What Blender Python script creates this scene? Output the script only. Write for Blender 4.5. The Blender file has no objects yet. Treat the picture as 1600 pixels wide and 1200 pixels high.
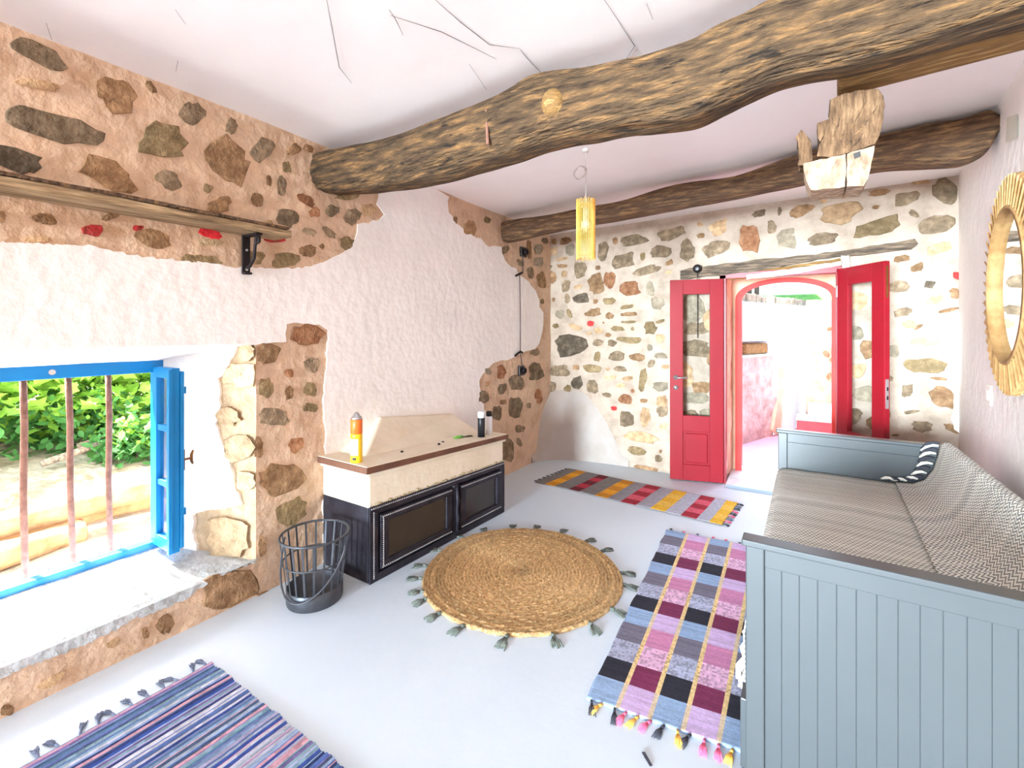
import bpy, math, random
from mathutils import Vector, Matrix, noise
from mathutils.geometry import tessellate_polygon
random.seed(7)
C = bpy.context.scene.collection
SC = bpy.context.scene
PI = math.pi
# ---------------------------------------------------------------- camera, sky, sun, large lights, exposure
F, EYE, HX, HY, YAW = 720.0, 1.55, 800.0, 515.0, math.atan(462/720.0)
cs, sn = math.cos(YAW), math.sin(YAW)
cam = bpy.data.objects.new('camera', bpy.data.cameras.new('camera')); C.objects.link(cam)
cam.location = (0, 0, EYE); cam.rotation_euler = (PI/2, 0, YAW)
cam.data.sensor_width = 36; cam.data.lens = F*36/1600; cam.data.shift_y = -85/1600; cam.data.clip_start = .02
SC.camera = cam
SC.view_settings.view_transform = 'Standard'; SC.view_settings.look = 'None'
SC.view_settings.gamma = 1; SC.view_settings.use_curve_mapping = False
SC.view_settings.exposure = 2.72
W = bpy.data.worlds.new('sky'); SC.world = W; W.use_nodes = True
wn = W.node_tree.nodes; bg = wn['Background']
sky = wn.new('ShaderNodeTexSky'); sky.sky_type = 'NISHITA'; sky.sun_disc = False
sky.sun_elevation = math.radians(56); sky.sun_rotation = math.radians(260); sky.dust_density = 2.0
W.node_tree.links.new(sky.outputs[0], bg.inputs[0]); bg.inputs[1].default_value = 0.14
def lamp(name, kind, loc, d, energy, color=(1, 1, 1), size=None, size_y=None):
    l = bpy.data.lights.new(name, kind); l.energy = energy; l.color = color
    o = bpy.data.objects.new(name, l); C.objects.link(o); o.location = loc
    o.rotation_euler = Vector(d).to_track_quat('-Z', 'Y').to_euler()
    if kind == 'AREA':
        l.shape = 'RECTANGLE'; l.size = size; l.size_y = size_y
    return o
sun = lamp('sun', 'SUN', (-8, 0, 10), (.50, .12, -.85), 11.5, (1, .98, .96)); sun.data.angle = math.radians(.6)
lamp('added_room_fill', 'AREA', (-2.7, -16, 1.5), (.14, 1, 0), 2500, (.76, .905, 1), 5, 4.2)  # unseen fill lamp added far behind the viewpoint to brighten the room
lamp('added_back_fill', 'AREA', (-.2, 8.2, 3.4), (0, -1, -.5), 44, (.84, .93, 1), 2.6, 1.4)  # fill lamp added above the arch to brighten the back of the room
SC.cycles.diffuse_bounces = 10
# ---------------------------------------------------------------- where things stand
def ray(px, py):
    a = (px-HX)/F; b = (HY-py)/F
    return Vector((cs*a-sn, sn*a+cs, b))
EV = Vector((0, 0, EYE))
def on_plane(px, py, p0, n):
    d = ray(px, py); return EV + d*((Vector(p0)-EV).dot(n)/d.dot(n))
def onX(px, py, x): return on_plane(px, py, (x, 0, 0), Vector((1, 0, 0)))
def onY(px, py, y): return on_plane(px, py, (0, y, 0), Vector((0, 1, 0)))
def onZ(px, py, z=0): return on_plane(px, py, (0, 0, z), Vector((0, 0, 1)))
XL, YB = -2.70, 5.10
RN = Vector((-1, .084, 0)).normalized(); RP = (1.03, 5.1, 0)     # right wall plane
VN = Vector((.231, -.6, 0)).normalized(); VP0 = (-3.30, 1.22, 0)  # splayed window reveal
LEFT = ((XL, 0, 0), Vector((1, 0, 0))); BACK = ((0, YB, 0), Vector((0, -1, 0)))
RIGHT = (RP, RN); REVEAL = (VP0, VN)
def nz(p, s=1.0, seed=0): return noise.noise(Vector(p)*s + Vector((seed*17.3, seed*5.1, seed*9.7)))
# ---------------------------------------------------------------- objects
ORG = {}
def tag(o, label=None, cat=None, group=None, kind=None):
    if label: o['label'] = label
    if cat: o['category'] = cat
    if group: o['group'] = group
    if kind: o['kind'] = kind
    return o
def thing(name, label, cat, loc, group=None):
    o = bpy.data.objects.new(name, None); C.objects.link(o); o.location = loc; o.empty_display_size = .05
    ORG[o.name] = Vector(loc); return tag(o, label, cat, group)
def mk(name, v, f, m, parent=None, smooth=False, bevel=0, col=None, uv=None):
    v = [Vector(p) for p in v]
    if parent is not None: org = ORG[parent.name]
    else:
        xs, ys, zs = zip(*v)
        org = Vector(((min(xs)+max(xs))/2, (min(ys)+max(ys))/2, min(zs)))
    me = bpy.data.meshes.new(name)
    me.from_pydata([p-org for p in v], [], f)
    if m: me.materials.append(m)
    if col:
        at = me.color_attributes.new('Col', 'FLOAT_COLOR', 'CORNER'); k = 0
        flat = []
        for i, fc in enumerate(f):
            c = col[i]
            flat += [c[0], c[1], c[2], 1.0]*len(fc)
        at.data.foreach_set('color', flat)
    if uv:
        ul = me.uv_layers.new(name='UVMap'); flat = []
        for fc in f:
            for i in fc: flat += [uv[i][0], uv[i][1]]
        ul.data.foreach_set('uv', flat)
    if smooth: me.polygons.foreach_set('use_smooth', [True]*len(me.polygons))
    me.update()
    o = bpy.data.objects.new(name, me); C.objects.link(o)
    if parent is not None: o.parent = parent
    else: o.location = org
    ORG[o.name] = org.copy()
    if bevel:
        b = o.modifiers.new('bevel', 'BEVEL'); b.width = bevel; b.segments = 2; b.limit_method = 'ANGLE'
    return o
def struct(o): o['kind'] = 'structure'; return o
class G:
    def __init__(s): s.v = []; s.f = []; s.c = []
    def add(s, v, f, c=None):
        k = len(s.v); s.v += [Vector(p) for p in v]; s.f += [[i+k for i in q] for q in f]
        if c is not None: s.c += [c]*len(f)
        return s
    def box(s, a, b, c=None):
        (x0, y0, z0), (x1, y1, z1) = a, b
        return s.hexa([(x0,y0,z0),(x1,y0,z0),(x1,y1,z0),(x0,y1,z0),(x0,y0,z1),(x1,y0,z1),(x1,y1,z1),(x0,y1,z1)], c)
    def hexa(s, p, c=None):
        return s.add(p, [[0,3,2,1],[4,5,6,7],[0,1,5,4],[1,2,6,5],[2,3,7,6],[3,0,4,7]], c)
    def tube(s, path, r, n=8, cap=True, c=None):
        path = [Vector(p) for p in path]; rs = r if isinstance(r, (list, tuple)) else [r]*len(path)
        v = []; f = []; up = None
        for i, p in enumerate(path):
            t = (path[min(i+1, len(path)-1)]-path[max(i-1, 0)])
            t = t.normalized() if t.length > 1e-9 else Vector((0, 0, 1))
            if up is None: up = t.orthogonal().normalized()
            up = (up - t*up.dot(t)); up = up.normalized() if up.length > 1e-6 else t.orthogonal().normalized()
            w = t.cross(up)
            for k in range(n):
                a = 2*PI*k/n; v.append(p + (up*math.cos(a)+w*math.sin(a))*rs[i])
        for i in range(len(path)-1):
            for k in range(n): f.append([i*n+k, i*n+(k+1) % n, (i+1)*n+(k+1) % n, (i+1)*n+k])
        if cap: f.append(list(range(n))[::-1]); f.append([(len(path)-1)*n+k for k in range(n)])
        return s.add(v, f, c)
    def lathe(s, prof, o, n=24, cap=True, c=None):
        o = Vector(o); v = []; f = []
        for r, z in prof:
            for k in range(n):
                a = 2*PI*k/n; v.append(o+Vector((r*math.cos(a), r*math.sin(a), z)))
        for i in range(len(prof)-1):
            for k in range(n): f.append([i*n+k, i*n+(k+1) % n, (i+1)*n+(k+1) % n, (i+1)*n+k])
        if cap: f.append(list(range(n))[::-1]); f.append([(len(prof)-1)*n+k for k in range(n)])
        return s.add(v, f, c)
    def prism(s, pts, d, c=None):      # planar outline extruded by vector d
        pts = [Vector(p) for p in pts]; d = Vector(d); n = len(pts)
        tri = tessellate_polygon([pts])
        f = [list(t) for t in tri] + [[i+n for i in t][::-1] for t in tri]
        f += [[i, (i+1) % n, (i+1) % n+n, i+n] for i in range(n)]
        return s.add(pts+[p+d for p in pts], f, c)
    def obj(s, name, m, parent=None, smooth=False, bevel=0):
        return mk(name, s.v, s.f, m, parent, smooth, bevel, s.c if s.c else None)
# ---------------------------------------------------------------- materials
MATS = {}
def mat(name, c1, c2=None, rough=.75, scale=6, stretch=(1, 1, 1), bump=0, bscale=40, metal=0, ramp=(.35, .65), spec=.3, rnd=0, c3=None, vc=False, bdist=.01, detail=6, trans=0, spots=None):
    m = bpy.data.materials.new(name); m.use_nodes = True; nt = m.node_tree; N = nt.nodes; L = nt.links.new
    b = N['Principled BSDF']; b.inputs['Roughness'].default_value = rough; b.inputs['Metallic'].default_value = metal
    b.inputs['Specular IOR Level'].default_value = spec
    tc = N.new('ShaderNodeTexCoord'); mp = N.new('ShaderNodeMapping'); mp.inputs['Scale'].default_value = stretch
    L(tc.outputs['Object'], mp.inputs[0])
    c2 = c2 or tuple(min(1, x*.85) for x in c1)
    no = N.new('ShaderNodeTexNoise'); no.inputs['Scale'].default_value = scale; no.inputs['Detail'].default_value = detail
    no.inputs['Roughness'].default_value = .62
    L(mp.outputs[0], no.inputs[0])
    r = N.new('ShaderNodeValToRGB'); e = r.color_ramp.elements
    e[0].position, e[1].position = ramp; e[0].color = (*c1, 1); e[1].color = (*c2, 1)
    if c3: k = e.new((ramp[0]+ramp[1])/2); k.color = (*c3, 1)
    L(no.outputs['Fac'], r.inputs[0]); out = r.outputs[0]
    if vc:
        at = N.new('ShaderNodeAttribute'); at.attribute_name = 'Col'
        mx = N.new('ShaderNodeMix'); mx.data_type = 'RGBA'; mx.blend_type = 'MULTIPLY'; mx.inputs[0].default_value = 1
        L(at.outputs['Color'], mx.inputs[6]); L(out, mx.inputs[7]); out = mx.outputs[2]
    if spots:     # blotches of another colour: (colour, scale, threshold)
        n2 = N.new('ShaderNodeTexNoise'); n2.inputs['Scale'].default_value = spots[1]; n2.inputs['Detail'].default_value = 8
        n2.inputs['Roughness'].default_value = .7
        L(mp.outputs[0], n2.inputs[0])
        r2 = N.new('ShaderNodeValToRGB'); r2.color_ramp.elements[0].position = spots[2]; r2.color_ramp.elements[1].position = spots[2]+.06
        L(n2.outputs['Fac'], r2.inputs[0])
        mx = N.new('ShaderNodeMix'); mx.data_type = 'RGBA'; mx.inputs[7].default_value = (*spots[0], 1)
        L(r2.outputs[0], mx.inputs[0]); L(out, mx.inputs[6]); out = mx.outputs[2]
    if rnd:
        oi = N.new('ShaderNodeObjectInfo'); mr = N.new('ShaderNodeMapRange')
        mr.inputs['To Min'].default_value = 1-rnd; mr.inputs['To Max'].default_value = 1+rnd
        L(oi.outputs['Random'], mr.inputs[0]); hs = N.new('ShaderNodeHueSaturation')
        L(mr.outputs[0], hs.inputs['Value']); L(out, hs.inputs['Color']); out = hs.outputs[0]
    L(out, b.inputs['Base Color'])
    if bump:
        bn = N.new('ShaderNodeTexNoise'); bn.inputs['Scale'].default_value = bscale; bn.inputs['Detail'].default_value = 5
        L(mp.outputs[0], bn.inputs[0]); bp = N.new('ShaderNodeBump'); bp.inputs['Strength'].default_value = bump
        bp.inputs['Distance'].default_value = bdist
        L(bn.outputs['Fac'], bp.inputs['Height']); L(bp.outputs[0], b.inputs['Normal'])
    if trans: b.inputs['Transmission Weight'].default_value = trans
    MATS[name] = m; return m
def lin(r, g, b): return tuple(((x/255+.055)/1.055)**2.4 if x > 10 else x/255/12.92 for x in (r, g, b))
M_plaster = mat('white_plaster', lin(248, 244, 241), lin(240, 236, 233), .85, 2.5, bump=.35, bscale=14, bdist=.02)
M_ceil = mat('ceiling_cloth', lin(251, 247, 248), lin(247, 242, 243), .9, 1.5, bump=.2, bscale=3, bdist=.03)
M_floor = mat('painted_floor', lin(208, 221, 232), lin(201, 215, 228), .5, 1.2, bump=.12, bscale=22, bdist=.008, spots=(lin(196, 194, 190), 9, .70))
M_mortar = mat('lime_mortar', lin(222, 190, 160), lin(198, 164, 135), .95, 5, bump=.8, bscale=16, bdist=.03, c3=lin(213, 184, 158))
M_mortarB = mat('grey_mortar', lin(200, 184, 167), lin(172, 154, 136), .95, 5, bump=.8, bscale=16, bdist=.03, c3=lin(190, 172, 155))
M_mortarP = mat('pale_mortar', lin(206, 186, 156), lin(172, 148, 118), .95, 7, bump=1, bscale=18, bdist=.04)
M_sill = mat('whitewashed_sill', lin(206, 210, 212), lin(170, 174, 174), .9, 7, bump=1, bscale=12, bdist=.04, spots=(lin(150, 148, 140), 5, .66))
ST = {}
def stone_mat(k, nm, a, b, c):
    a, b, c = ((q[0]*1.34, q[1]*1.27, q[2]*1.16) for q in (a, b, c)); ST[k] = mat('stone_'+nm, a, b, .95, 14, bump=1, bscale=45, bdist=.02, c3=c, rnd=.22, ramp=(.3, .7), spec=.15)
stone_mat('g', 'grey_brown', lin(96, 84, 70), lin(154, 138, 118), lin(118, 104, 88))
stone_mat('d', 'dark', lin(70, 62, 54), lin(126, 114, 102), lin(92, 84, 74))
stone_mat('b', 'brown', lin(104, 80, 60), lin(166, 138, 110), lin(132, 106, 82))
stone_mat('o', 'olive', lin(98, 86, 66), lin(150, 134, 108), lin(122, 107, 82))
stone_mat('l', 'pale_grey', lin(118, 110, 98), lin(166, 156, 140), lin(138, 130, 116))
stone_mat('t', 'tan', lin(140, 114, 88), lin(196, 170, 140), lin(170, 144, 116))
stone_mat('r', 'rust', lin(108, 72, 54), lin(166, 128, 102), lin(136, 98, 74))
stone_mat('R', 'red_paint', lin(150, 42, 44), lin(120, 72, 62), lin(176, 60, 62))
stone_mat('S', 'bright_red_paint', lin(222, 40, 52), lin(190, 40, 48), lin(232, 62, 72))
stone_mat('W', 'whitewash', lin(196, 178, 150), lin(150, 130, 106), lin(180, 160, 134))
M_wood = mat('old_beam_wood', lin(48, 36, 28), lin(162, 120, 76), .88, 4, (1.6, 9, 9), 1, 7, c3=lin(98, 76, 54), ramp=(.30, .72), bdist=.05, detail=12, spots=(lin(38, 31, 26), 2.6, .585))
M_wood2 = mat('dark_beam_wood', lin(58, 44, 36), lin(172, 132, 88), .85, 5, (1.2, 9, 9), 1, 7, c3=lin(108, 82, 62), detail=12, ramp=(.28, .74), bdist=.03)
M_timber = mat('sawn_timber', lin(150, 112, 62), lin(196, 158, 100), .8, 4, (1, 12, 12), .5, 8, c3=lin(120, 90, 54))
M_corbel = mat('carved_wood', lin(70, 50, 34), lin(156, 124, 92), .9, 8, (5, 5, 1.2), 1, 6, c3=lin(114, 86, 62), ramp=(.3, .72), bdist=.05)
M_corbel2 = mat('bleached_wood', lin(132, 106, 86), lin(188, 160, 136), .9, 8, (4, 4, 2), 1, 8, c3=lin(162, 134, 112), bdist=.03)
M_lintel = mat('lintel_wood', lin(70, 60, 52), lin(140, 120, 100), .9, 6, (1, 8, 8), 1, 6, c3=lin(104, 90, 76))
M_shelf = mat('shelf_wood', lin(110, 88, 64), lin(190, 164, 128), .8, 5, (12, 1, 12), .5, 6, c3=lin(150, 126, 96))
M_red = mat('red_door_paint', lin(146, 16, 32), lin(138, 12, 28), .38, 3, spec=.4)
M_redarch = mat('red_trim_paint', lin(206, 66, 58), lin(196, 52, 50), .6, 4, bump=.3)
M_blue = mat('blue_window_paint', lin(0, 122, 188), lin(0, 114, 178), .42, 4, spec=.4)
M_black = mat('black_cast_iron', lin(60, 58, 68), lin(44, 42, 50), .4, 8, metal=.4, bump=.25, bscale=40, bdist=.004)
M_iron = mat('wrought_iron', lin(48, 40, 42), lin(34, 28, 30), .55, 10, metal=.5, bump=.3)
M_rust = mat('rusty_bar', lin(150, 108, 92), lin(118, 80, 66), .7, 20, bump=.3)
M_grey = mat('grey_bed_paint', lin(69, 74, 77), lin(66, 71, 74), .34, 2, spec=.55)
M_bead = mat('bead_metal', lin(200, 198, 200), lin(170, 168, 172), .35, 8, metal=.5)
M_basket = mat('grey_metal', lin(92, 94, 100), lin(76, 78, 84), .42, 6, metal=.6)
M_mantel = mat('mantel_trim_brown', lin(120, 82, 64), lin(98, 66, 52), .7, 8, bump=.3)
M_cream = mat('cream_plaster', lin(238, 228, 208), lin(226, 214, 190), .85, 3, bump=.3, bscale=12, bdist=.015, spots=(lin(196, 178, 140), 4, .70))
M_crumb = mat('crumbling_mortar', lin(170, 156, 124), lin(200, 188, 156), .95, 20, bump=1, bscale=40)
M_jute = mat('jute_braid', lin(176, 138, 92), lin(236, 206, 160), .95, 60, bump=1, bscale=90, bdist=.006, c3=lin(214, 178, 128), vc=True)
M_tassel = mat('sage_tassel', lin(92, 100, 94), lin(122, 128, 120), .95, 60, bump=.6, bscale=120)
M_rug = mat('woven_rag', (.78, .78, .78), (1, 1, 1), .95, 46, (1, 3, 1), .9, 120, bdist=.004, vc=True, ramp=(.3, .6))
M_rugY = mat('woven_rag_stripes', (.72, .72, .72), (1, 1, 1), .95, 40, (3, 1, 1), .9, 110, bdist=.004, vc=True, ramp=(.3, .6))
M_rattan = mat('rattan_stick', lin(226, 160, 62), lin(246, 196, 104), .6, 9)
M_cord = mat('white_cord', lin(225, 220, 214), lin(212, 206, 200), .6)
M_dark = mat('black_bakelite', lin(34, 26, 26), lin(24, 18, 18), .35, spec=.5)
M_wire = mat('dark_wire', lin(70, 58, 62), lin(56, 46, 50), .6)
M_slat = mat('mirror_slat_wood', lin(206, 166, 112), lin(176, 132, 82), .65, 5, (3, 3, 3), .3, 20, rnd=.18)
M_mirror = mat('mirror_glass', (.9, .92, .93), (.9, .92, .93), .02, metal=1)
M_switch = mat('switch_plastic', lin(244, 240, 234), lin(238, 234, 228), .4)
M_patch = mat('pale_green_patch', lin(214, 214, 200), lin(204, 204, 190), .8)
M_chrome = mat('satin_metal', lin(214, 214, 216), lin(196, 196, 200), .28, metal=.9)
M_brass = mat('aged_bronze', lin(140, 96, 52), lin(110, 74, 40), .4, metal=.7)
M_marble = mat('threshold_marble', lin(228, 228, 230), lin(196, 196, 200), .6, 5, bump=.3, ramp=(.45, .7))
M_pinkfloor = mat('pink_painted_floor', lin(232, 184, 196), lin(226, 174, 188), .6, 3, bump=.2)
M_pinkwall = mat('pink_rubble_render', lin(226, 190, 182), lin(186, 150, 140), .95, 6, bump=1, bscale=12, bdist=.05)
M_outwall = mat('courtyard_white', lin(236, 238, 240), lin(226, 228, 230), .9, 3, bump=.3)
M_peach = mat('peach_reveal', lin(228, 196, 168), lin(212, 166, 136), .9, 5, bump=.6, bscale=14, bdist=.03)
M_stepred = mat('red_step', lin(214, 66, 70), lin(206, 52, 58), .6, 4)
M_cust = mat('white_fringe', lin(236, 232, 222), lin(214, 208, 198), .9, 60, bump=.6, bscale=90)
M_fringe_d = mat('dark_fringe', lin(52, 52, 60), lin(70, 70, 80), .95, 60)
M_fringe_b = mat('slate_fringe', lin(86, 94, 116), lin(112, 120, 140), .95, 60)
M_fringe_p = mat('pink_fringe', lin(222, 90, 130), lin(232, 120, 150), .95, 60)
M_fringe_y = mat('amber_fringe', lin(222, 164, 70), lin(232, 184, 100), .95, 60)
def glass_mat(name, tint=(1, 1, 1), gl=.12):
    m = bpy.data.materials.new(name); m.use_nodes = True; nt = m.node_tree; N = nt.nodes
    N.remove(N['Principled BSDF']); t = N.new('ShaderNodeBsdfTransparent'); t.inputs[0].default_value = (*tint, 1)
    g = N.new('ShaderNodeBsdfGlossy'); g.inputs['Roughness'].default_value = .03
    fr = N.new('ShaderNodeLayerWeight'); fr.inputs[0].default_value = .28
    mx = N.new('ShaderNodeMixShader'); pw = N.new('ShaderNodeMath'); pw.operation = 'POWER'; pw.inputs[1].default_value = 3; nt.links.new(fr.outputs['Facing'], pw.inputs[0]); nt.links.new(pw.outputs[0], mx.inputs[0]); nt.links.new(t.outputs[0], mx.inputs[1])
    nt.links.new(g.outputs[0], mx.inputs[2]); nt.links.new(mx.outputs[0], N['Material Output'].inputs[0]); return m
M_glass = glass_mat('door_glass', (.93, .94, .94))
M_darkglass = mat('smoked_firebox_glass', lin(62, 58, 54), lin(54, 50, 48), .12, 3, spec=.5)
def herringbone(name, p, w, light, dark):
    m = bpy.data.materials.new(name); m.use_nodes = True; nt = m.node_tree; N = nt.nodes; L = nt.links.new
    b = N['Principled BSDF']; b.inputs['Roughness'].default_value = .95; b.inputs['Specular IOR Level'].default_value = .1
    uv = N.new('ShaderNodeUVMap'); uv.uv_map = 'UVMap'; sx = N.new('ShaderNodeSeparateXYZ'); L(uv.outputs[0], sx.inputs[0])
    def mth(op, a, b_=None, c=None):
        n = N.new('ShaderNodeMath'); n.operation = op
        for i, x in enumerate((a, b_, c)):
            if x is None: continue
            if isinstance(x, (int, float)): n.inputs[i].default_value = x
            else: L(x, n.inputs[i])
        return n.outputs[0]
    nn = N.new('ShaderNodeTexNoise'); nn.inputs['Scale'].default_value = 9; L(uv.outputs[0], nn.inputs[0])
    wob = mth('MULTIPLY', mth('SUBTRACT', nn.outputs['Fac'], .5), .012)
    u = mth('ADD', sx.outputs[0], wob); v = sx.outputs[1]
    tri = mth('PINGPONG', u, w); ph = mth('ADD', mth('DIVIDE', v, p), mth('MULTIPLY', mth('DIVIDE', tri, w), 1.0))
    st = mth('SINE', mth('MULTIPLY', ph, 2*PI))
    band = N.new('ShaderNodeTexNoise'); band.noise_dimensions = '1D'; band.inputs['Scale'].default_value = 12; L(mth('ADD', u, 3), band.inputs['W'])
    thr = mth('MULTIPLY', mth('SUBTRACT', band.outputs['Fac'], .5), 1.6)
    k = mth('GREATER_THAN', mth('ADD', st, thr), .05)
    mx = N.new('ShaderNodeMix'); mx.data_type = 'RGBA'; mx.inputs[6].default_value = (*light, 1); mx.inputs[7].default_value = (*dark, 1)
    L(k, mx.inputs[0]); L(mx.outputs[2], b.inputs['Base Color'])
    bp = N.new('ShaderNodeBump'); bp.inputs['Strength'].default_value = .3; bp.inputs['Distance'].default_value = .004
    L(st, bp.inputs['Height']); L(bp.outputs[0], b.inputs['Normal']); return m
M_spread = herringbone('herringbone_weave', .017, .017, lin(228, 227, 218), lin(136, 137, 132))
M_throw = herringbone('herringbone_throw', .016, .022, lin(230, 229, 220), lin(134, 137, 136))
# ---------------------------------------------------------------- the room
def ceil_z(x, y): return 2.765 + .075*(x+2.7)/3.7 - .035*max(0, (y-3.2))/1.9 + .02*nz((x, y, 0), .9, 3)
g = G(); nx, ny = 60, 110
for j in range(ny+1):
    for i in range(nx+1):
        x = -2.85+5.2*i/nx; y = -5.75+11.05*j/ny; g.v.append(Vector((x, y, ceil_z(x, y))))
for j in range(ny):
    for i in range(nx): a = j*(nx+1)+i; g.f.append([a, a+nx+1, a+nx+2, a+1])
ceiling = struct(mk('ceiling', g.v, g.f, M_ceil, None, True))
floor = struct(G().box((-2.8, -.9, -.1), (2.3, 5.12, 0)).obj('floor', M_floor))
struct(G().box((-2.8, -5.8, -.1), (2.3, -.902, -.002)).obj('floor_unseen_dark', mat('unseen_dark_floor', lin(150, 112, 92), lin(130, 94, 76), .7, 4)))  # unseen darker floor added to cut bounced light around the viewpoint
def wall_grid(name, m, origin, ua, ub, za, zb, pt, hole=None, step=.07):
    us = [ua+(ub-ua)*i/round((ub-ua)/step) for i in range(round((ub-ua)/step)+1)]
    zs = [za+(zb-za)*i/round((zb-za)/step) for i in range(round((zb-za)/step)+1)]
    if hole:
        for h in hole[:2]:
            k = min(range(len(us)), key=lambda i: abs(us[i]-h)); us[k] = h
        for h in hole[2:]:
            if zs[0] < h < zs[-1]: k = min(range(len(zs)), key=lambda i: abs(zs[i]-h)); zs[k] = h
    v = [pt(u, z) for z in zs for u in us]; f = []; n = len(us)
    for j in range(len(zs)-1):
        for i in range(n-1):
            uc, zc = (us[i]+us[i+1])/2, (zs[j]+zs[j+1])/2
            if hole and hole[0] < uc < hole[1] and hole[2] < zc < hole[3]: continue
            f.append([j*n+i, j*n+i+1, (j+1)*n+i+1, (j+1)*n+i])
    return struct(mk(name, v, f, m, None, True))
NY0, NY1, NZ0, NZ1 = -.35, 1.451, .20, 1.47
wall_left = wall_grid('wall_left', M_mortar, 0, -5.8, 5.15, -.02, 2.9, lambda u, z: Vector((XL+.009*nz((u, z, 0), 3.5, 1), u, z)), (NY0, NY1, NZ0, NZ1))
DX0, DX1, DZ = -.72, .245, 2.10
wall_back = wall_grid('wall_back', M_mortarB, 0, -2.75, 1.1, -.02, 2.95, lambda u, z: Vector((u, YB+.009*nz((u, z, 4), 3.5, 2), z)), (DX0, DX1, -1, DZ))
def rw(y, z, off=0): return Vector((.602+.084*y, y, z)) + RN*off
g = G()
ys = [1.4, 2.2, 3.0, 3.8, 4.6, 5.15]
for y in ys: g.v += [rw(y, -.02), rw(y, 2.95)]
for i in range(len(ys)-1): g.f.append([2*i, 2*i+1, 2*i+3, 2*i+2])
wall_right = struct(mk('wall_right', g.v, g.f, M_plaster))
u0, u1 = g.v[0], g.v[1]; g = G(); g.v += [u0, u1]
k = len(g.v); g.v += [Vector((2.3, 1.4, -.02)), Vector((2.3, 1.4, 2.95)), Vector((2.3, -5.8, -.02)), Vector((2.3, -5.8, 2.95))]
g.f += [[0, k, k+1, 1], [k, k+2, k+3, k+1]]
struct(mk('wall_unseen_flare', g.v, g.f, M_mortar))  # unseen side, widened for light and kept in mortar to dim the bounce
tag(G().hexa([on_plane(x, y, RP+RN*o if False else Vector(RP)+RN*o, RN) for o in (.001, .006) for x, y in ((1571, 222), (1590, 214), (1589, 178), (1573, 184))]).obj('paint_patch', M_patch, wall_right), 'pale greenish unpainted patch')
# unseen near wall, its opening made up to let the added fill lamp in
g = G()
g.box((-2.8, -5.75, 0), (-2.45, -5.7, 2.95)).box((1.85, -5.75, 0), (2.35, -5.7, 2.95)).box((-2.45, -5.75, 2.75), (1.85, -5.7, 2.95))
struct(g.obj('wall_near', M_mortar))
# window niche in the left wall: sill, soffit, two splayed reveals
def patch(name, m, P, nu, nv, amp, sc, seed, parent, smooth=True):
    v = []; f = []
    for j in range(nv+1):
        for i in range(nu+1):
            a, b = i/nu, j/nv
            p = (P[0]*(1-a)+P[1]*a)*(1-b) + (P[3]*(1-a)+P[2]*a)*b
            n = (P[1]-P[0]).cross(P[3]-P[0]).normalized()
            e = min(a, 1-a, b, 1-b)*6
            v.append(p + n*(amp*min(1, e)*(nz(p, sc, seed)+.5*nz(p, sc*2.7, seed+1))))
    for j in range(nv):
        for i in range(nu): a = j*(nu+1)+i; f.append([a, a+1, a+nu+2, a+nu+1])
    return mk(name, v, f, m, parent, smooth)
Vc = lambda *a: Vector(a)
WX = -3.32; WY0, WY1, WZ0, WZ1 = -.15, 1.20, .25, 1.36
nz_f = [Vc(XL, NY0-.01, NZ0), Vc(XL, NY1+.005, NZ0+.005), Vc(WX, WY1+.04, WZ0+.0), Vc(WX, WY0-.04, WZ0)]
patch('window_sill', M_sill, nz_f, 50, 22, .022, 5, 5, wall_left)
patch('window_soffit', M_plaster, [Vc(XL, NY0, NZ1), Vc(WX, WY0-.04, WZ1), Vc(WX, WY1+.04, WZ1), Vc(XL, NY1, NZ1)], 8, 14, .008, 4, 6, wall_left)
patch('window_reveal', M_mortarP, [Vc(XL, NY1, NZ0-.02), Vc(XL, NY1, NZ1+.0), Vc(WX, WY1+.02, WZ1+.0), Vc(WX, WY1+.02, WZ0-.05)], 16, 10, .012, 6, 7, wall_left)
patch('window_reveal', M_plaster, [Vc(XL, NY0, NZ0-.02), Vc(WX, WY0-.02, WZ0-.05), Vc(WX, WY0-.02, WZ1), Vc(XL, NY0, NZ1)], 8, 10, .01, 6, 8, wall_left)
# ---------------------------------------------------------------- plaster coats with broken edges
def coat(name, m, px, plane, th, parent, jit=2.2, step=7, seed=1):
    rnd = random.Random(seed); pts = []
    for i, a in enumerate(px):
        b = px[(i+1) % len(px)]; n = max(1, int(math.hypot(b[0]-a[0], b[1]-a[1])/step))
        for k in range(n):
            j = jit if (len(a) < 3) else 0
            pts.append((a[0]+(b[0]-a[0])*k/n+rnd.uniform(-j, j), a[1]+(b[1]-a[1])*k/n+rnd.uniform(-j, j)))
    p0, n = plane; p0 = Vector(p0)
    w = [on_plane(x, y, p0+n*th, n) for x, y in pts]
    return G().prism(w, -n*(th+.012)).obj(name, m, parent)
coat('plaster_coat', M_plaster, [(-60, 376), (60, 381), (140, 383), (200, 397), (260, 405), (330, 411), (365, 417), (430, 420), (480, 418), (515, 405), (545, 391), (556, 372), (560, 352), (590, 343), (600, 335), (590, 318), (594, 300), (600, 270, 0), (640, 270), (660, 286), (700, 306), (703, 330), (712, 350), (738, 366), (750, 374), (758, 383), (782, 386), (790, 405), (800, 415), (815, 430), (830, 447), (838, 456), (841, 470), (847, 488), (850, 508), (847, 528), (835, 545), (815, 552), (800, 560), (770, 570), (753, 585), (748, 605), (751, 625), (758, 640), (766, 655, 0), (770, 700, 0), (700, 760, 0), (510, 915), (505, 800), (510, 720), (505, 620), (510, 560), (513, 515), (490, 506), (450, 505), (446, 520), (449, 533), (402, 537), (370, 538, 0), (200, 542, 0), (0, 547.5, 0), (-60, 550, 0)], LEFT, .009, wall_left)
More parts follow.
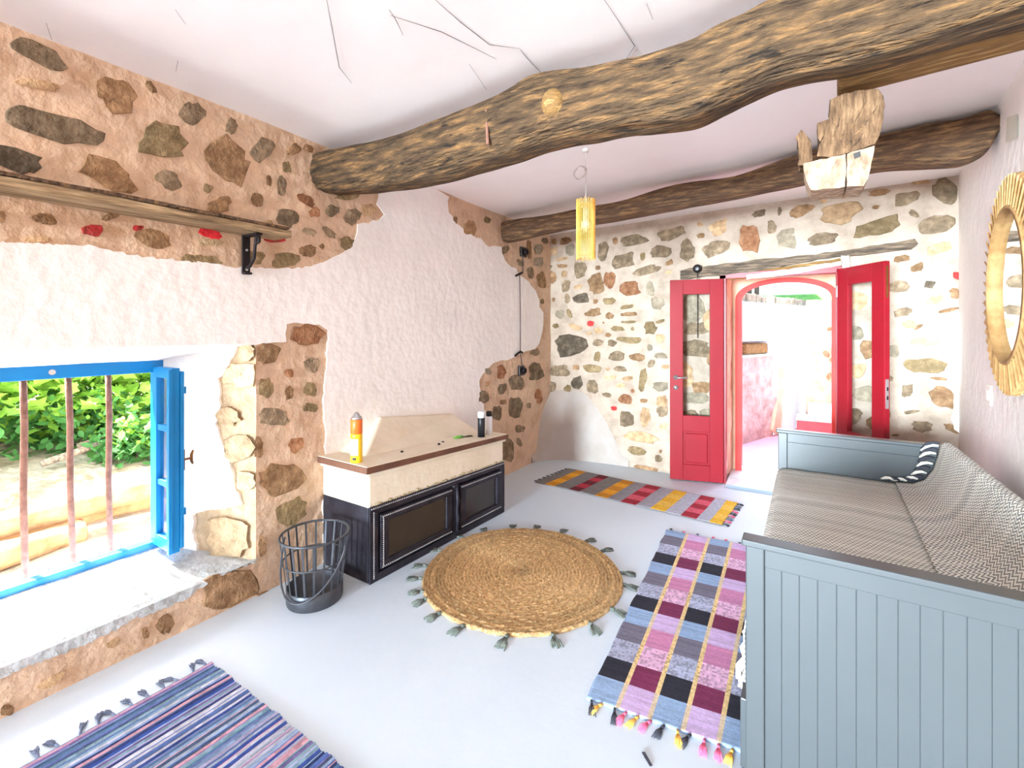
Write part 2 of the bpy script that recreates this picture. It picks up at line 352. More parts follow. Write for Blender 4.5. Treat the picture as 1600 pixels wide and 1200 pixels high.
coat('plaster_coat', M_plaster, [(1499, 488), (1494, 492), (1486, 510), (1480, 525), (1478, 545), (1482, 560), (1486, 575), (1482, 590), (1492, 604), (1494, 620), (1490, 640), (1486, 655), (1492, 670), (1500, 680), (1503, 700, 0), (1510, 700, 0), (1510, 488, 0)], BACK, .012, wall_back, 1.5, 5)
coat('reveal_coat', M_plaster, [(292, 520, 0), (372, 520, 0), (368, 552), (352, 577), (341, 592), (343, 640), (337, 662), (346, 692), (358, 720), (366, 760), (376, 788), (345, 796), (322, 797), (302, 805), (300, 830), (308, 860), (310, 885, 0), (250, 885, 0), (246, 520, 0)], REVEAL, .016, wall_left, 2)
coat('sill_lip', M_sill, [(-40, 1066, 0), (-40, 1078), (0, 1062), (57, 1036), (100, 1020), (138, 1005), (180, 984), (207, 968), (247, 955), (275, 944), (305, 926), (345, 902), (371, 888), (398, 880), (402, 874, 0), (300, 917, 0), (200, 960, 0), (100, 1003, 0), (0, 1044, 0)], LEFT, .010, wall_left, 2.5, 6)
# rounded plaster niche low in the back corner
g = G(); ns, nh = 22, 12
def bez(s): 
    a, b, c = Vc(-2.69, 4.62, 0), Vc(-2.64, 5.05, 0), Vc(-1.70, 5.085, 0)
    return a*(1-s)**2 + b*2*s*(1-s) + c*s*s
for i in range(ns+1):
    s = i/ns; p = bez(s); h = .10+.72*max(0, math.sin(PI*min(1, max(0, (s-.16)/.80))))**.8
    q = Vc(-2.705, p.y, 0) if s < .45 else Vc(p.x, 5.105, 0)
    if .3 < s < .6: q = Vc(-2.705, 5.105, 0)*(1-abs(s-.45)/.15)+q*(abs(s-.45)/.15)
    for j in range(nh+1):
        b = j/nh; w = b**4; r = p*(1-w)+q*w; g.v.append(Vc(r.x, r.y, h*b*1.0))
for i in range(ns):
    for j in range(nh): a = i*(nh+1)+j; g.f.append([a, a+nh+1, a+nh+2, a+1])
mk('plaster_niche', g.v, g.f, mat('niche_plaster', lin(192, 184, 178), lin(180, 168, 158), .9, 3, bump=.4, bscale=10, bdist=.02), wall_back, True)
# ---------------------------------------------------------------- stones laid in the walls
def stone(px, py, w, h, ang, code, plane, parent, rnd, high=None, n=15):
    p0, nn = plane; ca, sa = math.cos(math.radians(ang)), math.sin(math.radians(ang))
    out = []; mid = []
    e = rnd.uniform(.62, .95); ph = rnd.uniform(0, 6)
    for k in range(n):
        t = 2*PI*k/n+rnd.uniform(-.14, .14); c, s = math.cos(t), math.sin(t)
        r = rnd.uniform(.80, 1.12)*(1+.07*math.sin(2*t+ph)+.06*math.sin(3*t-ph))
        x = w/2*r*math.copysign(abs(c)**e, c); y = h/2*r*math.copysign(abs(s)**e, s)
        out.append((px+x*ca-y*sa, py+x*sa+y*ca)); q = rnd.uniform(.88, .96)
        mid.append((px+q*(x*ca-y*sa), py+q*(x*sa+y*ca)))
    P0 = Vector(p0); hh = high or rnd.uniform(.005, .011)
    v = [on_plane(x, y, P0-nn*.012, nn) for x, y in out]
    v += [on_plane(x, y, P0+nn*hh*rnd.uniform(.8, 1.1), nn) for x, y in mid]
    v.append(on_plane(px+rnd.uniform(-.1, .1)*w, py+rnd.uniform(-.1, .1)*h, P0+nn*hh*rnd.uniform(.95, 1.5), nn))
    f = [[k, (k+1) % n, n+(k+1) % n, n+k] for k in range(n)] + [[n+k, n+(k+1) % n, 2*n] for k in range(n)]
    o = mk('stone', v, f, ST[code], parent)
    if code in 'RSW': o['label'] = {'R': 'stone with red paint left on it', 'S': 'stone painted bright red', 'W': 'whitewashed stone'}[code]
    return o
TILES = {'A': (780, 350, .175), 'B': (780, 540, .175), 'C': (940, 260, .175), 'D': (1220, 250, .175), 'E': (1340, 440, .2167),
         'F': (0, 20, .2), 'G': (0, 240, .2), 'H': (280, 180, .2), 'I': (320, 490, .375), 'J': (0, 820, .2875), 'K': (680, 300, .125), 'L': (740, 540, .175), 'P': (0, 0, 1)}
DATA = '''A 30,240,70,130,60,g 270,240,50,170,0,b 355,225,90,90,0,l 480,240,90,80,0,t 410,150,65,60,0,g 490,155,45,65,0,b 590,150,110,70,-20,b 635,230,80,110,0,l 925,240,110,190,0,g 190,345,80,60,40,g 355,340,90,90,0,l 560,310,120,30,-10,t 435,395,90,40,-25,g 560,375,100,40,5,b 280,435,65,120,-10,g 380,500,95,160,0,b 480,475,75,110,0,b 580,445,60,60,0,t 720,410,130,170,0,g 880,390,50,45,0,b 1035,150,50,80,0,b 1205,145,250,120,-10,g 1440,245,200,115,0,g 1110,325,220,150,-15,g 1280,290,45,90,0,o 1310,415,260,90,-15,g 1520,345,80,50,-25,b 1510,430,60,30,-20,t 865,535,150,210,0,b 985,500,110,170,0,r 595,555,90,120,0,g 705,560,90,40,-10,t 1165,580,200,150,0,r 1345,580,80,140,0,l 1410,705,130,120,0,l 385,690,35,50,0,o 485,675,30,40,0,b 605,665,50,90,0,g 735,665,140,110,-10,d 860,690,50,45,0,b 985,690,130,70,0,o 1145,740,140,40,-10,o 420,780,45,30,0,b 540,805,95,90,0,l 625,800,40,90,-30,o 840,790,150,80,-15,b 985,820,85,65,0,b 1160,805,160,40,-5,b 1155,875,140,28,0,o 505,910,65,50,20,o 680,920,150,50,20,t 815,890,70,50,0,R 930,880,22,22,0,b 885,950,90,60,0,t 1055,935,120,50,0,o 1190,935,30,40,0,o 1350,930,130,120,0,o 1440,870,90,30,-15,o 800,975,60,25,0,t 970,990,60,45,0,b 1435,1020,90,90,0,t 1170,1035,210,70,5,o 880,1060,110,70,0,g 1005,1065,75,70,30,g 630,1080,320,210,0,d 1345,1105,60,60,0,l 320,1145,90,80,0,g
B 875,100,60,110,10,o 1045,95,160,90,0,g 1230,105,150,80,0,b 1440,90,120,60,0,l 1360,160,60,100,30,g 1480,190,80,40,0,t 20,235,95,130,0,r 160,330,160,150,0,g 330,235,140,150,0,g 535,225,180,110,0,g 685,195,65,50,0,b 825,205,170,80,10,o 970,210,40,35,0,t 1080,210,120,55,0,g 990,285,110,40,0,t 1145,295,100,50,0,t 1280,310,75,230,5,o 1440,365,150,100,0,l 25,385,85,110,0,g 475,365,70,90,0,g 610,400,70,110,0,o 695,330,110,120,-30,d 830,370,110,130,0,g 960,440,90,45,10,g 1085,355,90,50,0,t 1190,405,35,40,0,r 350,450,80,160,0,r 35,505,60,45,0,b 145,550,150,190,0,g 265,535,50,60,0,g 500,490,120,110,0,l 505,555,120,40,0,R 1025,560,60,45,0,R 1125,480,140,90,20,r 1290,495,80,40,0,b 1305,630,100,170,0,t 1455,500,100,120,0,t 1460,580,120,110,0,g 1140,660,140,150,0,g 1470,715,90,60,0,t 1270,820,300,110,10,t 1230,945,190,80,15,o 1420,1010,80,60,0,g 1440,945,30,35,0,b 1310,1095,220,50,12,b 60,930,160,240,0,g 180,740,110,70,0,g 180,860,50,80,-20,g
C 630,600,290,110,-15,g 770,755,160,200,0,g 885,620,70,50,0,b 880,520,60,40,0,t 1020,735,260,150,-15,g 1045,545,180,140,-20,t 1320,650,190,280,0,r 1410,420,130,70,-15,g 1520,540,90,130,0,g 1590,400,40,80,0,g 600,945,70,35,0,t
D 60,700,190,210,0,l 190,450,260,100,-25,b 380,370,70,40,0,t 545,320,100,50,0,b 530,475,400,190,-10,t 370,705,310,110,-10,g 870,600,440,150,-15,o 880,290,220,60,-10,b 850,420,70,40,0,b 1120,345,270,120,-20,g 1190,480,110,60,25,g 1250,195,180,60,-10,t 1470,280,230,270,0,g 1400,575,330,160,-15,g 1420,790,230,110,-20,t 1080,880,160,70,-15,b 1220,960,120,80,-20,b 1330,1110,120,80,0,d 1060,1130,200,120,0,g 1570,1030,60,80,0,R 1550,1170,90,60,0,b
E 560,130,120,70,-15,t 705,90,70,80,0,b 325,220,150,60,-10,g 660,205,160,30,-12,b 385,310,120,70,0,t 440,325,80,25,-25,b 480,430,200,60,0,l 255,500,90,110,0,l 485,605,320,130,5,o 590,700,120,30,5,b 360,785,90,110,0,g 610,830,210,170,10,b 385,940,140,30,-8,g 465,1045,170,80,5,g 690,1060,140,60,20,b 235,700,50,40,0,g 225,960,30,60,0,g 270,1108,60,22,0,g
P 1083,480,40,48,0,l 1092,513,56,20,0,g 1088,545,56,28,0,g 1068,585,36,40,0,t 1098,605,40,18,0,b 1082,622,50,22,0,l 1073,655,44,34,0,g 1112,500,30,34,0,t 1115,560,24,30,0,b 1110,650,34,26,0,l 1105,690,50,30,0,g 1070,700,36,24,0,b 1340,470,34,30,0,t 1330,520,40,26,0,l 1358,545,30,30,0,b 1335,580,40,24,0,t 1352,615,40,28,0,l 1330,650,36,26,0,g 1365,660,24,22,0,b
F 320,330,560,170,27,g 910,640,360,300,30,b 1180,580,140,60,50,b 1500,790,200,220,35,g 300,560,400,80,10,t 400,880,860,230,18,g 130,1150,420,190,20,d 1270,1000,400,300,20,o
G 850,165,500,240,25,b 1325,210,240,160,25,g 355,510,190,100,8,b 10,490,80,100,0,b 720,600,180,110,5,R 870,490,150,60,-20,b 1190,660,320,170,10,b 1080,580,90,50,0,R 300,670,250,44,0,t 1520,830,260,90,5,o
H 370,350,400,330,35,b 410,85,110,130,20,g 650,270,170,210,35,g 890,270,90,130,50,b 1010,260,100,60,20,b 1150,310,70,40,0,b 840,405,75,95,0,o 700,510,50,90,0,b 805,550,85,150,0,g 990,660,160,80,30,r 1060,760,90,90,0,r 610,660,120,110,40,b 310,710,200,140,-15,b 225,570,80,80,30,o 845,800,190,150,10,g 1195,745,110,110,40,g 1310,630,200,70,-5,o 1355,790,150,130,0,g 1480,740,130,110,0,t 710,850,70,60,30,t 1170,915,140,60,40,g 1020,910,110,60,20,g 1310,1000,130,110,0,o 1005,1060,130,100,0,b 1115,1025,40,50,0,b 830,1130,230,120,0,o 600,1110,160,110,0,o 190,1130,310,80,5,o 245,930,190,80,15,S 240,992,210,70,0,W 750,970,200,60,0,R
I 430,90,150,100,0,r 265,165,110,80,0,b 445,215,65,70,0,g 255,310,70,90,0,o 350,250,40,40,0,r 352,330,40,60,0,b 440,315,60,65,0,o 440,392,65,40,0,o 285,430,140,85,0,g 380,545,80,60,-40,r 225,560,40,90,0,b 315,690,220,130,-10,b 365,825,150,110,-25,o 240,970,40,90,0,b
J 1250,350,340,190,-22,b 900,540,110,100,-40,b 790,590,44,70,0,b 620,640,90,50,-30,t 40,1010,80,70,0,b 280,850,180,60,-28,t 1440,390,90,70,-20,b
K 440,450,160,220,0,b 650,350,100,80,0,o 250,350,60,110,0,b
L 130,230,70,60,0,l 90,460,100,120,0,g 125,340,50,50,0,t 210,600,90,140,0,g'''
srnd = random.Random(11)
for line in DATA.split('\n'):
    k, *items = line.split(); ox, oy, sc = TILES[k]
    for it in items:
        a = it.split(','); x, y, w, h, an = [float(q) for q in a[:5]]
        px, py = ox+x*sc, oy+y*sc
        lf = px < 853
        stone(px, py, w*sc, h*sc, an, a[5], LEFT if lf else BACK, wall_left if lf else wall_back, srnd)
for x, y, w, h, c in ((376, 585, 54, 44, 'W'), (356, 650, 40, 32, 'W'), (372, 700, 56, 44, 'W'), (384, 752, 36, 32, 'W'), (356, 838, 78, 66, 'W'), (386, 550, 26, 28, 'W')):
    o = stone(x, y, w, h, 0, c, REVEAL, wall_left, srnd, .024); o['label'] = 'pale stone in the window reveal'
# ---------------------------------------------------------------- ceiling beams
def beam_mesh(st, n=20, amp=.02, seed=1, sq=.6, rid=.16):
    # st: list of (x, y, z_low, z_high, half_depth)
    v = []; f = []
    for i, (x, y, z0, z1, hd) in enumerate(st):
        for k in range(n):
            t = 2*PI*k/n; c, s = math.cos(t), math.sin(t)
            cy = math.copysign(abs(c)**sq, c)*hd; cz = math.copysign(abs(s)**sq, s)*(z1-z0)/2
            d = 1+amp*8*nz((x*1.6, c*.8, s*.8), 1.4, seed)+amp*5*nz((x*1.2, c*3, s*3), 1.5, seed+2)
            d -= rid*abs(nz((x*.9, c*5, s*5), 1.6, seed+6))+rid*.6*abs(nz((x*2.2, c*11, s*11), 1.3, seed+8))
            v.append(Vc(x, y+cy*d, (z0+z1)/2+cz*(1+amp*3*nz((x*2, c, s), 2, seed+4)-rid*.6*abs(nz((x*1.2, c*6, s*6), 1.5, seed+7)))))
    for i in range(len(st)-1):
        for k in range(n): f.append([i*n+k, i*n+(k+1) % n, (i+1)*n+(k+1) % n, (i+1)*n+k])
    f.append(list(range(n))[::-1]); f.append([(len(st)-1)*n+k for k in range(n)])
    return v, f
def resample(st, n):
    out = []; m = len(st)-1
    for i in range(n+1):
        t = i/n*m; k = min(int(t), m-1); u = t-k; 
        a, b, c, d = st[max(k-1, 0)], st[k], st[k+1], st[min(k+2, m)]
        out.append(tuple(.5*(2*b[q]+(c[q]-a[q])*u+(2*a[q]-5*b[q]+4*c[q]-d[q])*u*u+(3*b[q]-a[q]-3*c[q]+d[q])*u**3) for q in range(len(b))))
    return out
BY = 1.95
st = []
for px, top, bot in ((446, 262, 300), (470, 254, 300), (535, 239, 300), (600, 226, 292), (680, 200, 279), (730, 182, 266), (775, 165, 254), (805, 150, 245), (840, 132, 232), (880, 122, 219), (920, 117, 212), (970, 108, 202), (1020, 94, 195), (1080, 72, 184), (1125, 50, 164), (1165, 34, 144), (1210, 10, 124), (1260, -15, 110), (1320, -38, 100), (1400, -64, 82), (1500, -100, 55), (1600, -130, 25), (1720, -180, -10)):
    lo, hi = onY(px, bot, BY-.05), onY(px, top, BY); st.append((lo.x, BY+.03*nz((px*.01, 0, 0), 1, 2), lo.z, min(hi.z, 2.80), .14))
st.insert(0, (-2.78, BY, st[0][2], st[0][3], .12))
b1 = thing('ceiling_beam', 'massive crooked grey-brown log beam nearest the viewer, running wall to wall', 'beam', (-1, BY, 2.4))
v, f = beam_mesh(resample(st, 240), 44, .02, 1); o = mk('log', v, f, M_wood, b1, True)
G().tube([onY(760, 172, BY-.15), onY(762, 226, BY-.16)], .007, 6).obj('iron_band', M_rust, b1)
ko = G(); kc = onY(862, 160, BY-.135); ko.lathe([(.0, .03), (.03, .022), (.05, .008), (.055, -.02)], (0, 0, 0), 14, False)
kv = [kc+Vc(p.x, -p.z, p.y*1.2) for p in ko.v]; mk('knot', kv, ko.f, M_timber, b1, True)
st = []
for px, top, bot, y in ((740, 362, 387, 4.10), (757, 356, 383, 4.10), (800, 345, 378, 4.09), (850, 339, 366, 4.05), (895, 330, 357, 4.02), (935, 323, 350, 4.0), (975, 315, 343, 3.98), (1060, 290, 327, 3.94), (1150, 277, 310, 3.9), (1245, 244, 291, 3.85), (1310, 228, 279, 3.83), (1385, 211, 266, 3.8), (1450, 196, 262, 3.78), (1500, 188, 259, 3.76), (1540, 177, 240, 3.75), (1552, 186, 215, 3.75)):
    lo, hi = onY(px, bot, y), onY(px, top, y); st.append((lo.x, y, lo.z, hi.z, .11))
st.append((.95, 3.75, st[-1][2]-.02, st[-1][3]+.02, .10))
b2 = thing('ceiling_beam', 'thinner dark log beam in front of the stone wall above the red door', 'beam', (-1, 3.9, 2.5))
v, f = beam_mesh(resample(st, 160), 32, .018, 7); mk('log', v, f, M_wood2, b2, True)
# sawn timber behind the big beam and the carved block hanging from its end
tl = thing('sawn_timber', 'yellow square-sawn timber lying behind the big log beam', 'timber', (.1, 2.12, 2.46))
tx = .10; rx = .602+.084*2.2-.01
G().hexa([(tx, 2.11, 2.49), (rx, 2.11, 2.52), (rx, 2.30, 2.52), (tx, 2.30, 2.49), (tx, 2.11, 2.70), (rx, 2.11, 2.73), (rx, 2.30, 2.73), (tx, 2.30, 2.70)]).obj('timber', M_timber, tl, False, .012)
CB = 2.16
cb = thing('wooden_corbel', 'weathered carved wooden block with mortise hanging under the sawn timber', 'block', (.1, CB, 2.1))
def outline(px, y): return [onY(a, b, y) for a, b in px]
def ragged(px, seed, j=1.0, step=8):
    rnd = random.Random(seed); o = []
    for i, a in enumerate(px):
        b = px[(i+1) % len(px)]; n = max(1, int(math.hypot(b[0]-a[0], b[1]-a[1])/step))
        for k in range(n): o.append((a[0]+(b[0]-a[0])*k/n+rnd.uniform(-j, j), a[1]+(b[1]-a[1])*k/n+rnd.uniform(-j, j)))
    return o
G().prism(outline(ragged([(1298, 156), (1312, 149), (1345, 141), (1372, 139), (1380, 150), (1382, 166), (1379, 190), (1374, 212), (1366, 226), (1330, 238), (1290, 246), (1275, 244), (1279, 228), (1286, 214), (1292, 200), (1296, 184), (1297, 170)], 3), CB), (0, .17, 0)).obj('upper_block', M_corbel, cb, False, .02)
G().prism(outline(ragged([(1277, 193), (1296, 186), (1290, 205), (1282, 222), (1278, 214)], 4, .6), CB+.02), (0, .1, 0)).obj('splinter', M_corbel, cb, False, .008)
g = G().prism(outline(ragged([(1255, 255), (1274, 250), (1290, 248), (1322, 241), (1321, 292), (1292, 294), (1266, 297), (1260, 282)], 5), CB-.008), (0, .17, 0))
g.obj('lower_block', M_corbel2, cb, False, .006)
G().prism(outline(ragged([(1323, 240), (1367, 227), (1362, 255), (1355, 280), (1350, 290), (1323, 292)], 6), CB-.004), (0, .17, 0)).obj('lower_block', M_corbel2, cb, False, .006)
G().prism(outline(ragged([(1246, 215), (1253, 206), (1262, 214), (1267, 222), (1270, 250), (1262, 256), (1249, 256)], 8, .6), CB+.02), (0, .12, 0)).obj('broken_lug', M_corbel, cb, False, .012)
G().prism(outline([(1333, 240), (1344, 236), (1345, 244), (1335, 248)], CB-.0075), (0, .003, 0)).obj('mortise', M_dark, cb)
for i, (a, b) in enumerate((((1318, 232), (1372, 165)), ((1304, 236), (1322, 196)), ((1312, 224), (1352, 160)), ((1326, 236), (1350, 205)), ((1300, 215), (1312, 180)))):
    p, q = onY(*a, CB), onY(*b, CB); G().tube([p, (p+q)/2+Vc(.006, 0, .0), q], [.001, .0035, .001], 6).obj('crack', M_wood2, cb)
# ---------------------------------------------------------------- ceiling creases
for pts in ([(510, -2), (518, 40), (530, 105), (550, 130)], [(608, 15), (618, 30), (630, 55)], [(610, 24), (690, 50), (775, 92)], [(676, -4), (720, 35), (765, 70), (812, 76)], [(812, 76), (818, 84), (830, 98), (860, 128)], [(942, -4), (992, 72), (968, 108)], [(72, 36), (81, 62)], [(274, 15), (290, 38)], [(278, 95), (275, 111)], [(733, 100), (760, 140)], [(1010, 5), (1020, 30)], [(1010, 140), (1045, 170)]):
    w = []
    for a, b in pts:
        d = ray(a, b); t = 1.2/d.z
        for _ in range(6): p = EV+d*t; t *= (ceil_z(p.x, p.y)-.004-EYE)/(p.z-EYE)
        w.append(EV+d*t)
    G().tube(w, [.0006]+[.0013]*(len(w)-2)+[.0006], 5).obj('ceiling_crack', M_wire, ceiling)
# ---------------------------------------------------------------- door
def leaf(parent, hinge, free, z0, z1, th, lockside):
    h, fr = Vector(hinge), Vector(free); u = (fr-h).normalized(); n = Vector((-u.y, u.x, 0)); L = (fr-h).length
    def bx(a, b, za, zb, o0, o1): return [h+u*a+n*o0+Vc(0, 0, za), h+u*b+n*o0+Vc(0, 0, za), h+u*b+n*o1+Vc(0, 0, za), h+u*a+n*o1+Vc(0, 0, za), h+u*a+n*o0+Vc(0, 0, zb), h+u*b+n*o0+Vc(0, 0, zb), h+u*b+n*o1+Vc(0, 0, zb), h+u*a+n*o1+Vc(0, 0, zb)]
    t = th/2; sw = .125
    root = bpy.data.objects.new('door_leaf', None); C.objects.link(root); root.parent = parent; ORG[root.name] = ORG[parent.name]
    G().hexa(bx(0, sw, z0, z1, -t, t)).obj('stile', M_red, root, False, .004)
    G().hexa(bx(L-sw, L, z0, z1, -t, t)).obj('stile', M_red, root, False, .004)
    G().hexa(bx(sw, L-sw, z1-.15, z1, -t, t)).obj('top_rail', M_red, root, False, .004)
    G().hexa(bx(sw, L-sw, z0+.50, z0+.66, -t, t)).obj('lock_rail', M_red, root, False, .004)
    G().hexa(bx(sw, L-sw, z0, z0+.16, -t, t)).obj('bottom_rail', M_red, root, False, .004)
    G().hexa(bx(sw, L-sw, z0+.16, z0+.50, -t*.3, t*.3)).obj('panel_bed', M_red, root)
    G().hexa(bx(sw+.022, L-sw-.022, z0+.182, z0+.478, -t*.85, t*.85)).obj('raised_panel', M_red, root, False, .008)
    G().hexa(bx(sw, L-sw, z0+.66, z1-.15, -.004, .004)).obj('pane', M_glass, root)
    for zz in (z0+.25, z1-.2): G().tube([h+n*t*-1+Vc(0, 0, zz-.05), h-n*t+Vc(0, 0, zz+.05)], .009, 10).obj('hinge', M_chrome, root)
    return root, h, u, n, L, t, bx
door = struct(thing('door_1', None, None, (-.24, 5.05, 0)))
r1, h, u, n, L, t, bx = leaf(door, (-.715, 5.045, 0), (-1.20, 4.90, 0), .012, 2.06, .045, 1)
zl = .012
hd = G(); c0 = h+u*(L-.055)
sgn = 1 if n.y < 0 else -1
for zz, rr in ((1.06, .024), (.955, .024)):
    p = c0+n*sgn*t+Vc(0, 0, zz); hd.tube([p, p+n*sgn*.008], rr, 18)
p = c0+n*sgn*(t+.004)+Vc(0, 0, 1.06)
hd.tube([p, p+n*sgn*.04, p+n*sgn*.046-u*.03, p+n*sgn*.044-u*.11+Vc(0, 0, .006)], [.009, .009, .009, .007], 10)
hd.obj('lever_handle', M_chrome, r1, True)
r2, h, u, n, L, t, bx = leaf(door, (.238, 5.045, 0), (.523, 4.62, 0), .012, 2.09, .045, 0)
G().hexa(bx(L-.001, L+.003, .93, 1.16, -.012, .012)).obj('lock_plate', M_chrome, r2)
for zz in (1.0, 1.07): G().hexa(bx(L+.002, L+.005, zz, zz+.03, -.007, .007)).obj('keyhole', M_dark, r2)
G().hexa(bx(L-.001, L+.003, 1.80, 2.05, -.008, .008)).obj('flush_bolt', M_brass, r2)
fr = G().box((DX0-.03, 5.06, 0), (DX0+.03, 5.14, DZ)); fr.obj('jamb', M_red, door, False, .004)
G().box((DX1-.03, 5.06, 0), (DX1+.03, 5.14, DZ)).obj('jamb', M_red, door, False, .004)
G().box((DX0-.03, 5.06, DZ-.04), (DX1+.03, 5.14, DZ+.02)).obj('head', M_red, door, False, .004)
# thick wall behind the frame, arched opening, threshold
AY = 5.53
pg = struct(thing('wall_passage', None, None, (-.2, 5.3, 0)))
patch('passage_side', M_peach, [Vc(DX0, 5.12, 0), Vc(DX0+.03, AY, 0), Vc(DX0+.03, AY, 2.12), Vc(DX0, 5.12, 2.12)], 6, 20, .02, 6, 11, pg)
patch('passage_side', M_peach, [Vc(DX1+.06, AY, 0), Vc(DX1, 5.12, 0), Vc(DX1, 5.12, 2.12), Vc(DX1+.06, AY, 2.12)], 6, 20, .02, 6, 12, pg)
patch('passage_soffit', M_outwall, [Vc(DX0, 5.10, DZ+.01), Vc(DX0, AY+.02, DZ+.03), Vc(DX1+.06, AY+.02, DZ+.03), Vc(DX1+.06, 5.10, DZ+.01)], 6, 6, .004, 4, 13, pg)
AX, AH, SP, RI = -.20, .455, 1.86, .21
def arch(hw, rise, spring, n=24):
    return [Vc(AX-hw, AY, 0)]+[Vc(AX+hw*math.cos(PI-PI*k/n), AY, spring+rise*math.sin(PI*k/n)**.85) for k in range(n+1)]+[Vc(AX+hw, AY, 0)]
def band(a, b, y0, y1, m, name, par):
    v = [Vc(p.x, y0, p.z) for p in a]+[Vc(p.x, y0, p.z) for p in b]+[Vc(p.x, y1, p.z) for p in a]+[Vc(p.x, y1, p.z) for p in b]; n = len(a); f = []
    for i in range(n-1):
        f += [[i, i+1, n+i+1, n+i], [2*n+i, 3*n+i, 3*n+i+1, 2*n+i+1], [i, 2*n+i, 2*n+i+1, i+1], [n+i, n+i+1, 3*n+i+1, 3*n+i]]
    return mk(name, v, f, m, par)
ia, oa = arch(AH-.055, RI-.03, SP), arch(AH+.005, RI+.015, SP)
band(ia, oa, AY-.03, AY+.06, M_redarch, 'arch_trim', pg)
# spandrel wall around the arch
ob = []
for p in oa:
    dx = p.x-AX
    if p.z < .01: ob.append(Vc(AX+math.copysign(.56, dx), AY, 0))
    else:
        k = min(.56/max(abs(dx), 1e-3), .34/max(p.z-SP, 1e-3)) if p.z >= SP else 1
        ob.append(Vc(AX+max(-.56, min(.56, dx*k)), AY, SP+min(.34, max(0, (p.z-SP)*k))))
band(oa, ob, AY, AY+.05, M_peach, 'spandrel', pg)
G().hexa([onZ(1133, 757, 0), onZ(1232, 772, 0), Vc(DX1, AY+.02, 0), Vc(DX0+.02, AY+.02, 0), onZ(1133, 757, .03), onZ(1232, 772, .03), Vc(DX1, AY+.02, .03), Vc(DX0+.02, AY+.02, .03)]).obj('threshold', M_marble, pg, False, .008)
# wooden lintel above the door with the round junction box
ln = thing('wooden_lintel', 'weathered grey wooden lintel plank set in the stone above the red door', 'lintel', (-.2, 5.08, 2.1))
lp = ragged([(1062, 422), (1095, 417), (1180, 406), (1260, 399), (1330, 389), (1400, 378), (1430, 372), (1434, 381), (1425, 388), (1370, 396), (1310, 401), (1290, 403), (1240, 413), (1180, 424), (1120, 430), (1063, 437)], 2, 1, 12)
G().prism(outline(lp, YB-.045), (0, .06, 0)).obj('plank', M_lintel, ln, False, .006)
G().prism(outline(ragged([(1125, 431), (1240, 414), (1312, 404), (1316, 416), (1240, 426), (1140, 437)], 9, .8, 10), YB-.03), (0, .045, 0)).obj('lower_plank', M_timber, ln, False, .004)
G().prism(outline(ragged([(1316, 401), (1325, 400), (1328, 410), (1326, 420), (1318, 420)], 5, .6, 6), YB-.05), (0, .05, 0)).obj('plaster_blob', M_plaster, ln, False, .01)
G().prism(outline(ragged([(1166, 436), (1240, 428), (1314, 414), (1314, 408), (1240, 420), (1166, 430)], 6, .8, 8), YB-.05), (0, .04, 0)).obj('plaster_edge', M_plaster, ln, False, .006)
jb = thing('junction_box', 'round black junction box with dangling wire on the lintel end', 'electrical box', onY(1090, 420, YB-.06))
c = onY(1090, 420, YB-.05)
gg = G(); gg.tube([c, c+Vc(0, -.02, 0), c+Vc(0, -.045, 0), c+Vc(0, -.05, 0)], [.045, .045, .036, .02], 20); gg.obj('box_cover', M_dark, jb, True)
G().tube([c+Vc(.0, -.02, -.04), c+Vc(.003, -.03, -.10), onY(1090, 470, YB-.03), onY(1090, 528, YB-.03)], .004, 6).obj('wire', M_wire, jb)
# old light sockets on the left wall joined by a wire
for (a, b, lab) in ((817, 394, 'black square wall socket just under the far beam end'), (814, 579, 'black square wall socket low among the corner stones')):
    c = onX(a, b, XL+.012); s = thing('wall_socket', lab, 'socket', c, 'old black wall sockets')
    G().box((XL+.005, c.y-.055, c.z-.055), (XL+.03, c.y+.055, c.z+.055)).obj('back_plate', M_dark, s, False, .006)
    cc = Vc(XL+.03, c.y+.012, c.z); G().tube([cc, cc+Vc(.03, 0, 0), cc+Vc(.036, 0, 0), cc+Vc(.036, 0, 0)], [.036, .034, .026, .012], 18).obj('socket_ring', M_iron, s, True)
p = [onX(817, 402, XL+.03), onX(817, 424, XL+.025), onX(812, 430, XL+.028), onX(813, 480, XL+.024), onX(813, 545, XL+.024), onX(813, 551, XL+.03), onX(816, 572, XL+.035)]
wt = thing('wall_cable', 'thin dark cable running down the white plaster between two sockets', 'cable', p[0])
G().tube(p, .005, 6).obj('cable', M_wire, wt)
G().tube([onX(806, 431, XL+.02), onX(816, 426, XL+.03)], .012, 8).obj('cable_clip', M_iron, wt)
G().tube([onX(805, 556, XL+.02), onX(813, 549, XL+.035), onX(816, 551, XL+.03)], .012, 8).obj('cable_clip', M_iron, wt)
# ---------------------------------------------------------------- shelf on the left wall
sh = thing('wall_shelf', 'long weathered wooden plank shelf high on the stone wall', 'shelf', (-2.6, .8, 2.08))
def plankm(y0, y1, x0, x1, z0, z1, seed, n=30):
    v = []; f = []
    for i in range(n+1):
        y = y0+(y1-y0)*i/n; e = .006
        v += [Vc(x0, y, z0), Vc(x1+e*nz((y, 1, 0), 6, seed), y, z0+e*nz((y, 2, 0), 5, seed)), Vc(x1+e*nz((y, 3, 0), 7, seed), y, z1+e*nz((y, 4, 0), 4, seed)), Vc(x0, y, z1)]
    for i in range(n):
        for k in range(4): f.append([4*i+k, 4*i+(k+1) % 4, 4*i+4+(k+1) % 4, 4*i+4+k])
    f += [[3, 2, 1, 0], [4*n, 4*n+1, 4*n+2, 4*n+3]]
    return v, f
v, f = plankm(-.8, 1.56, XL-.0, -2.52, 2.085, 2.125, 3); mk('board', v, f, M_shelf, sh, False, .003)
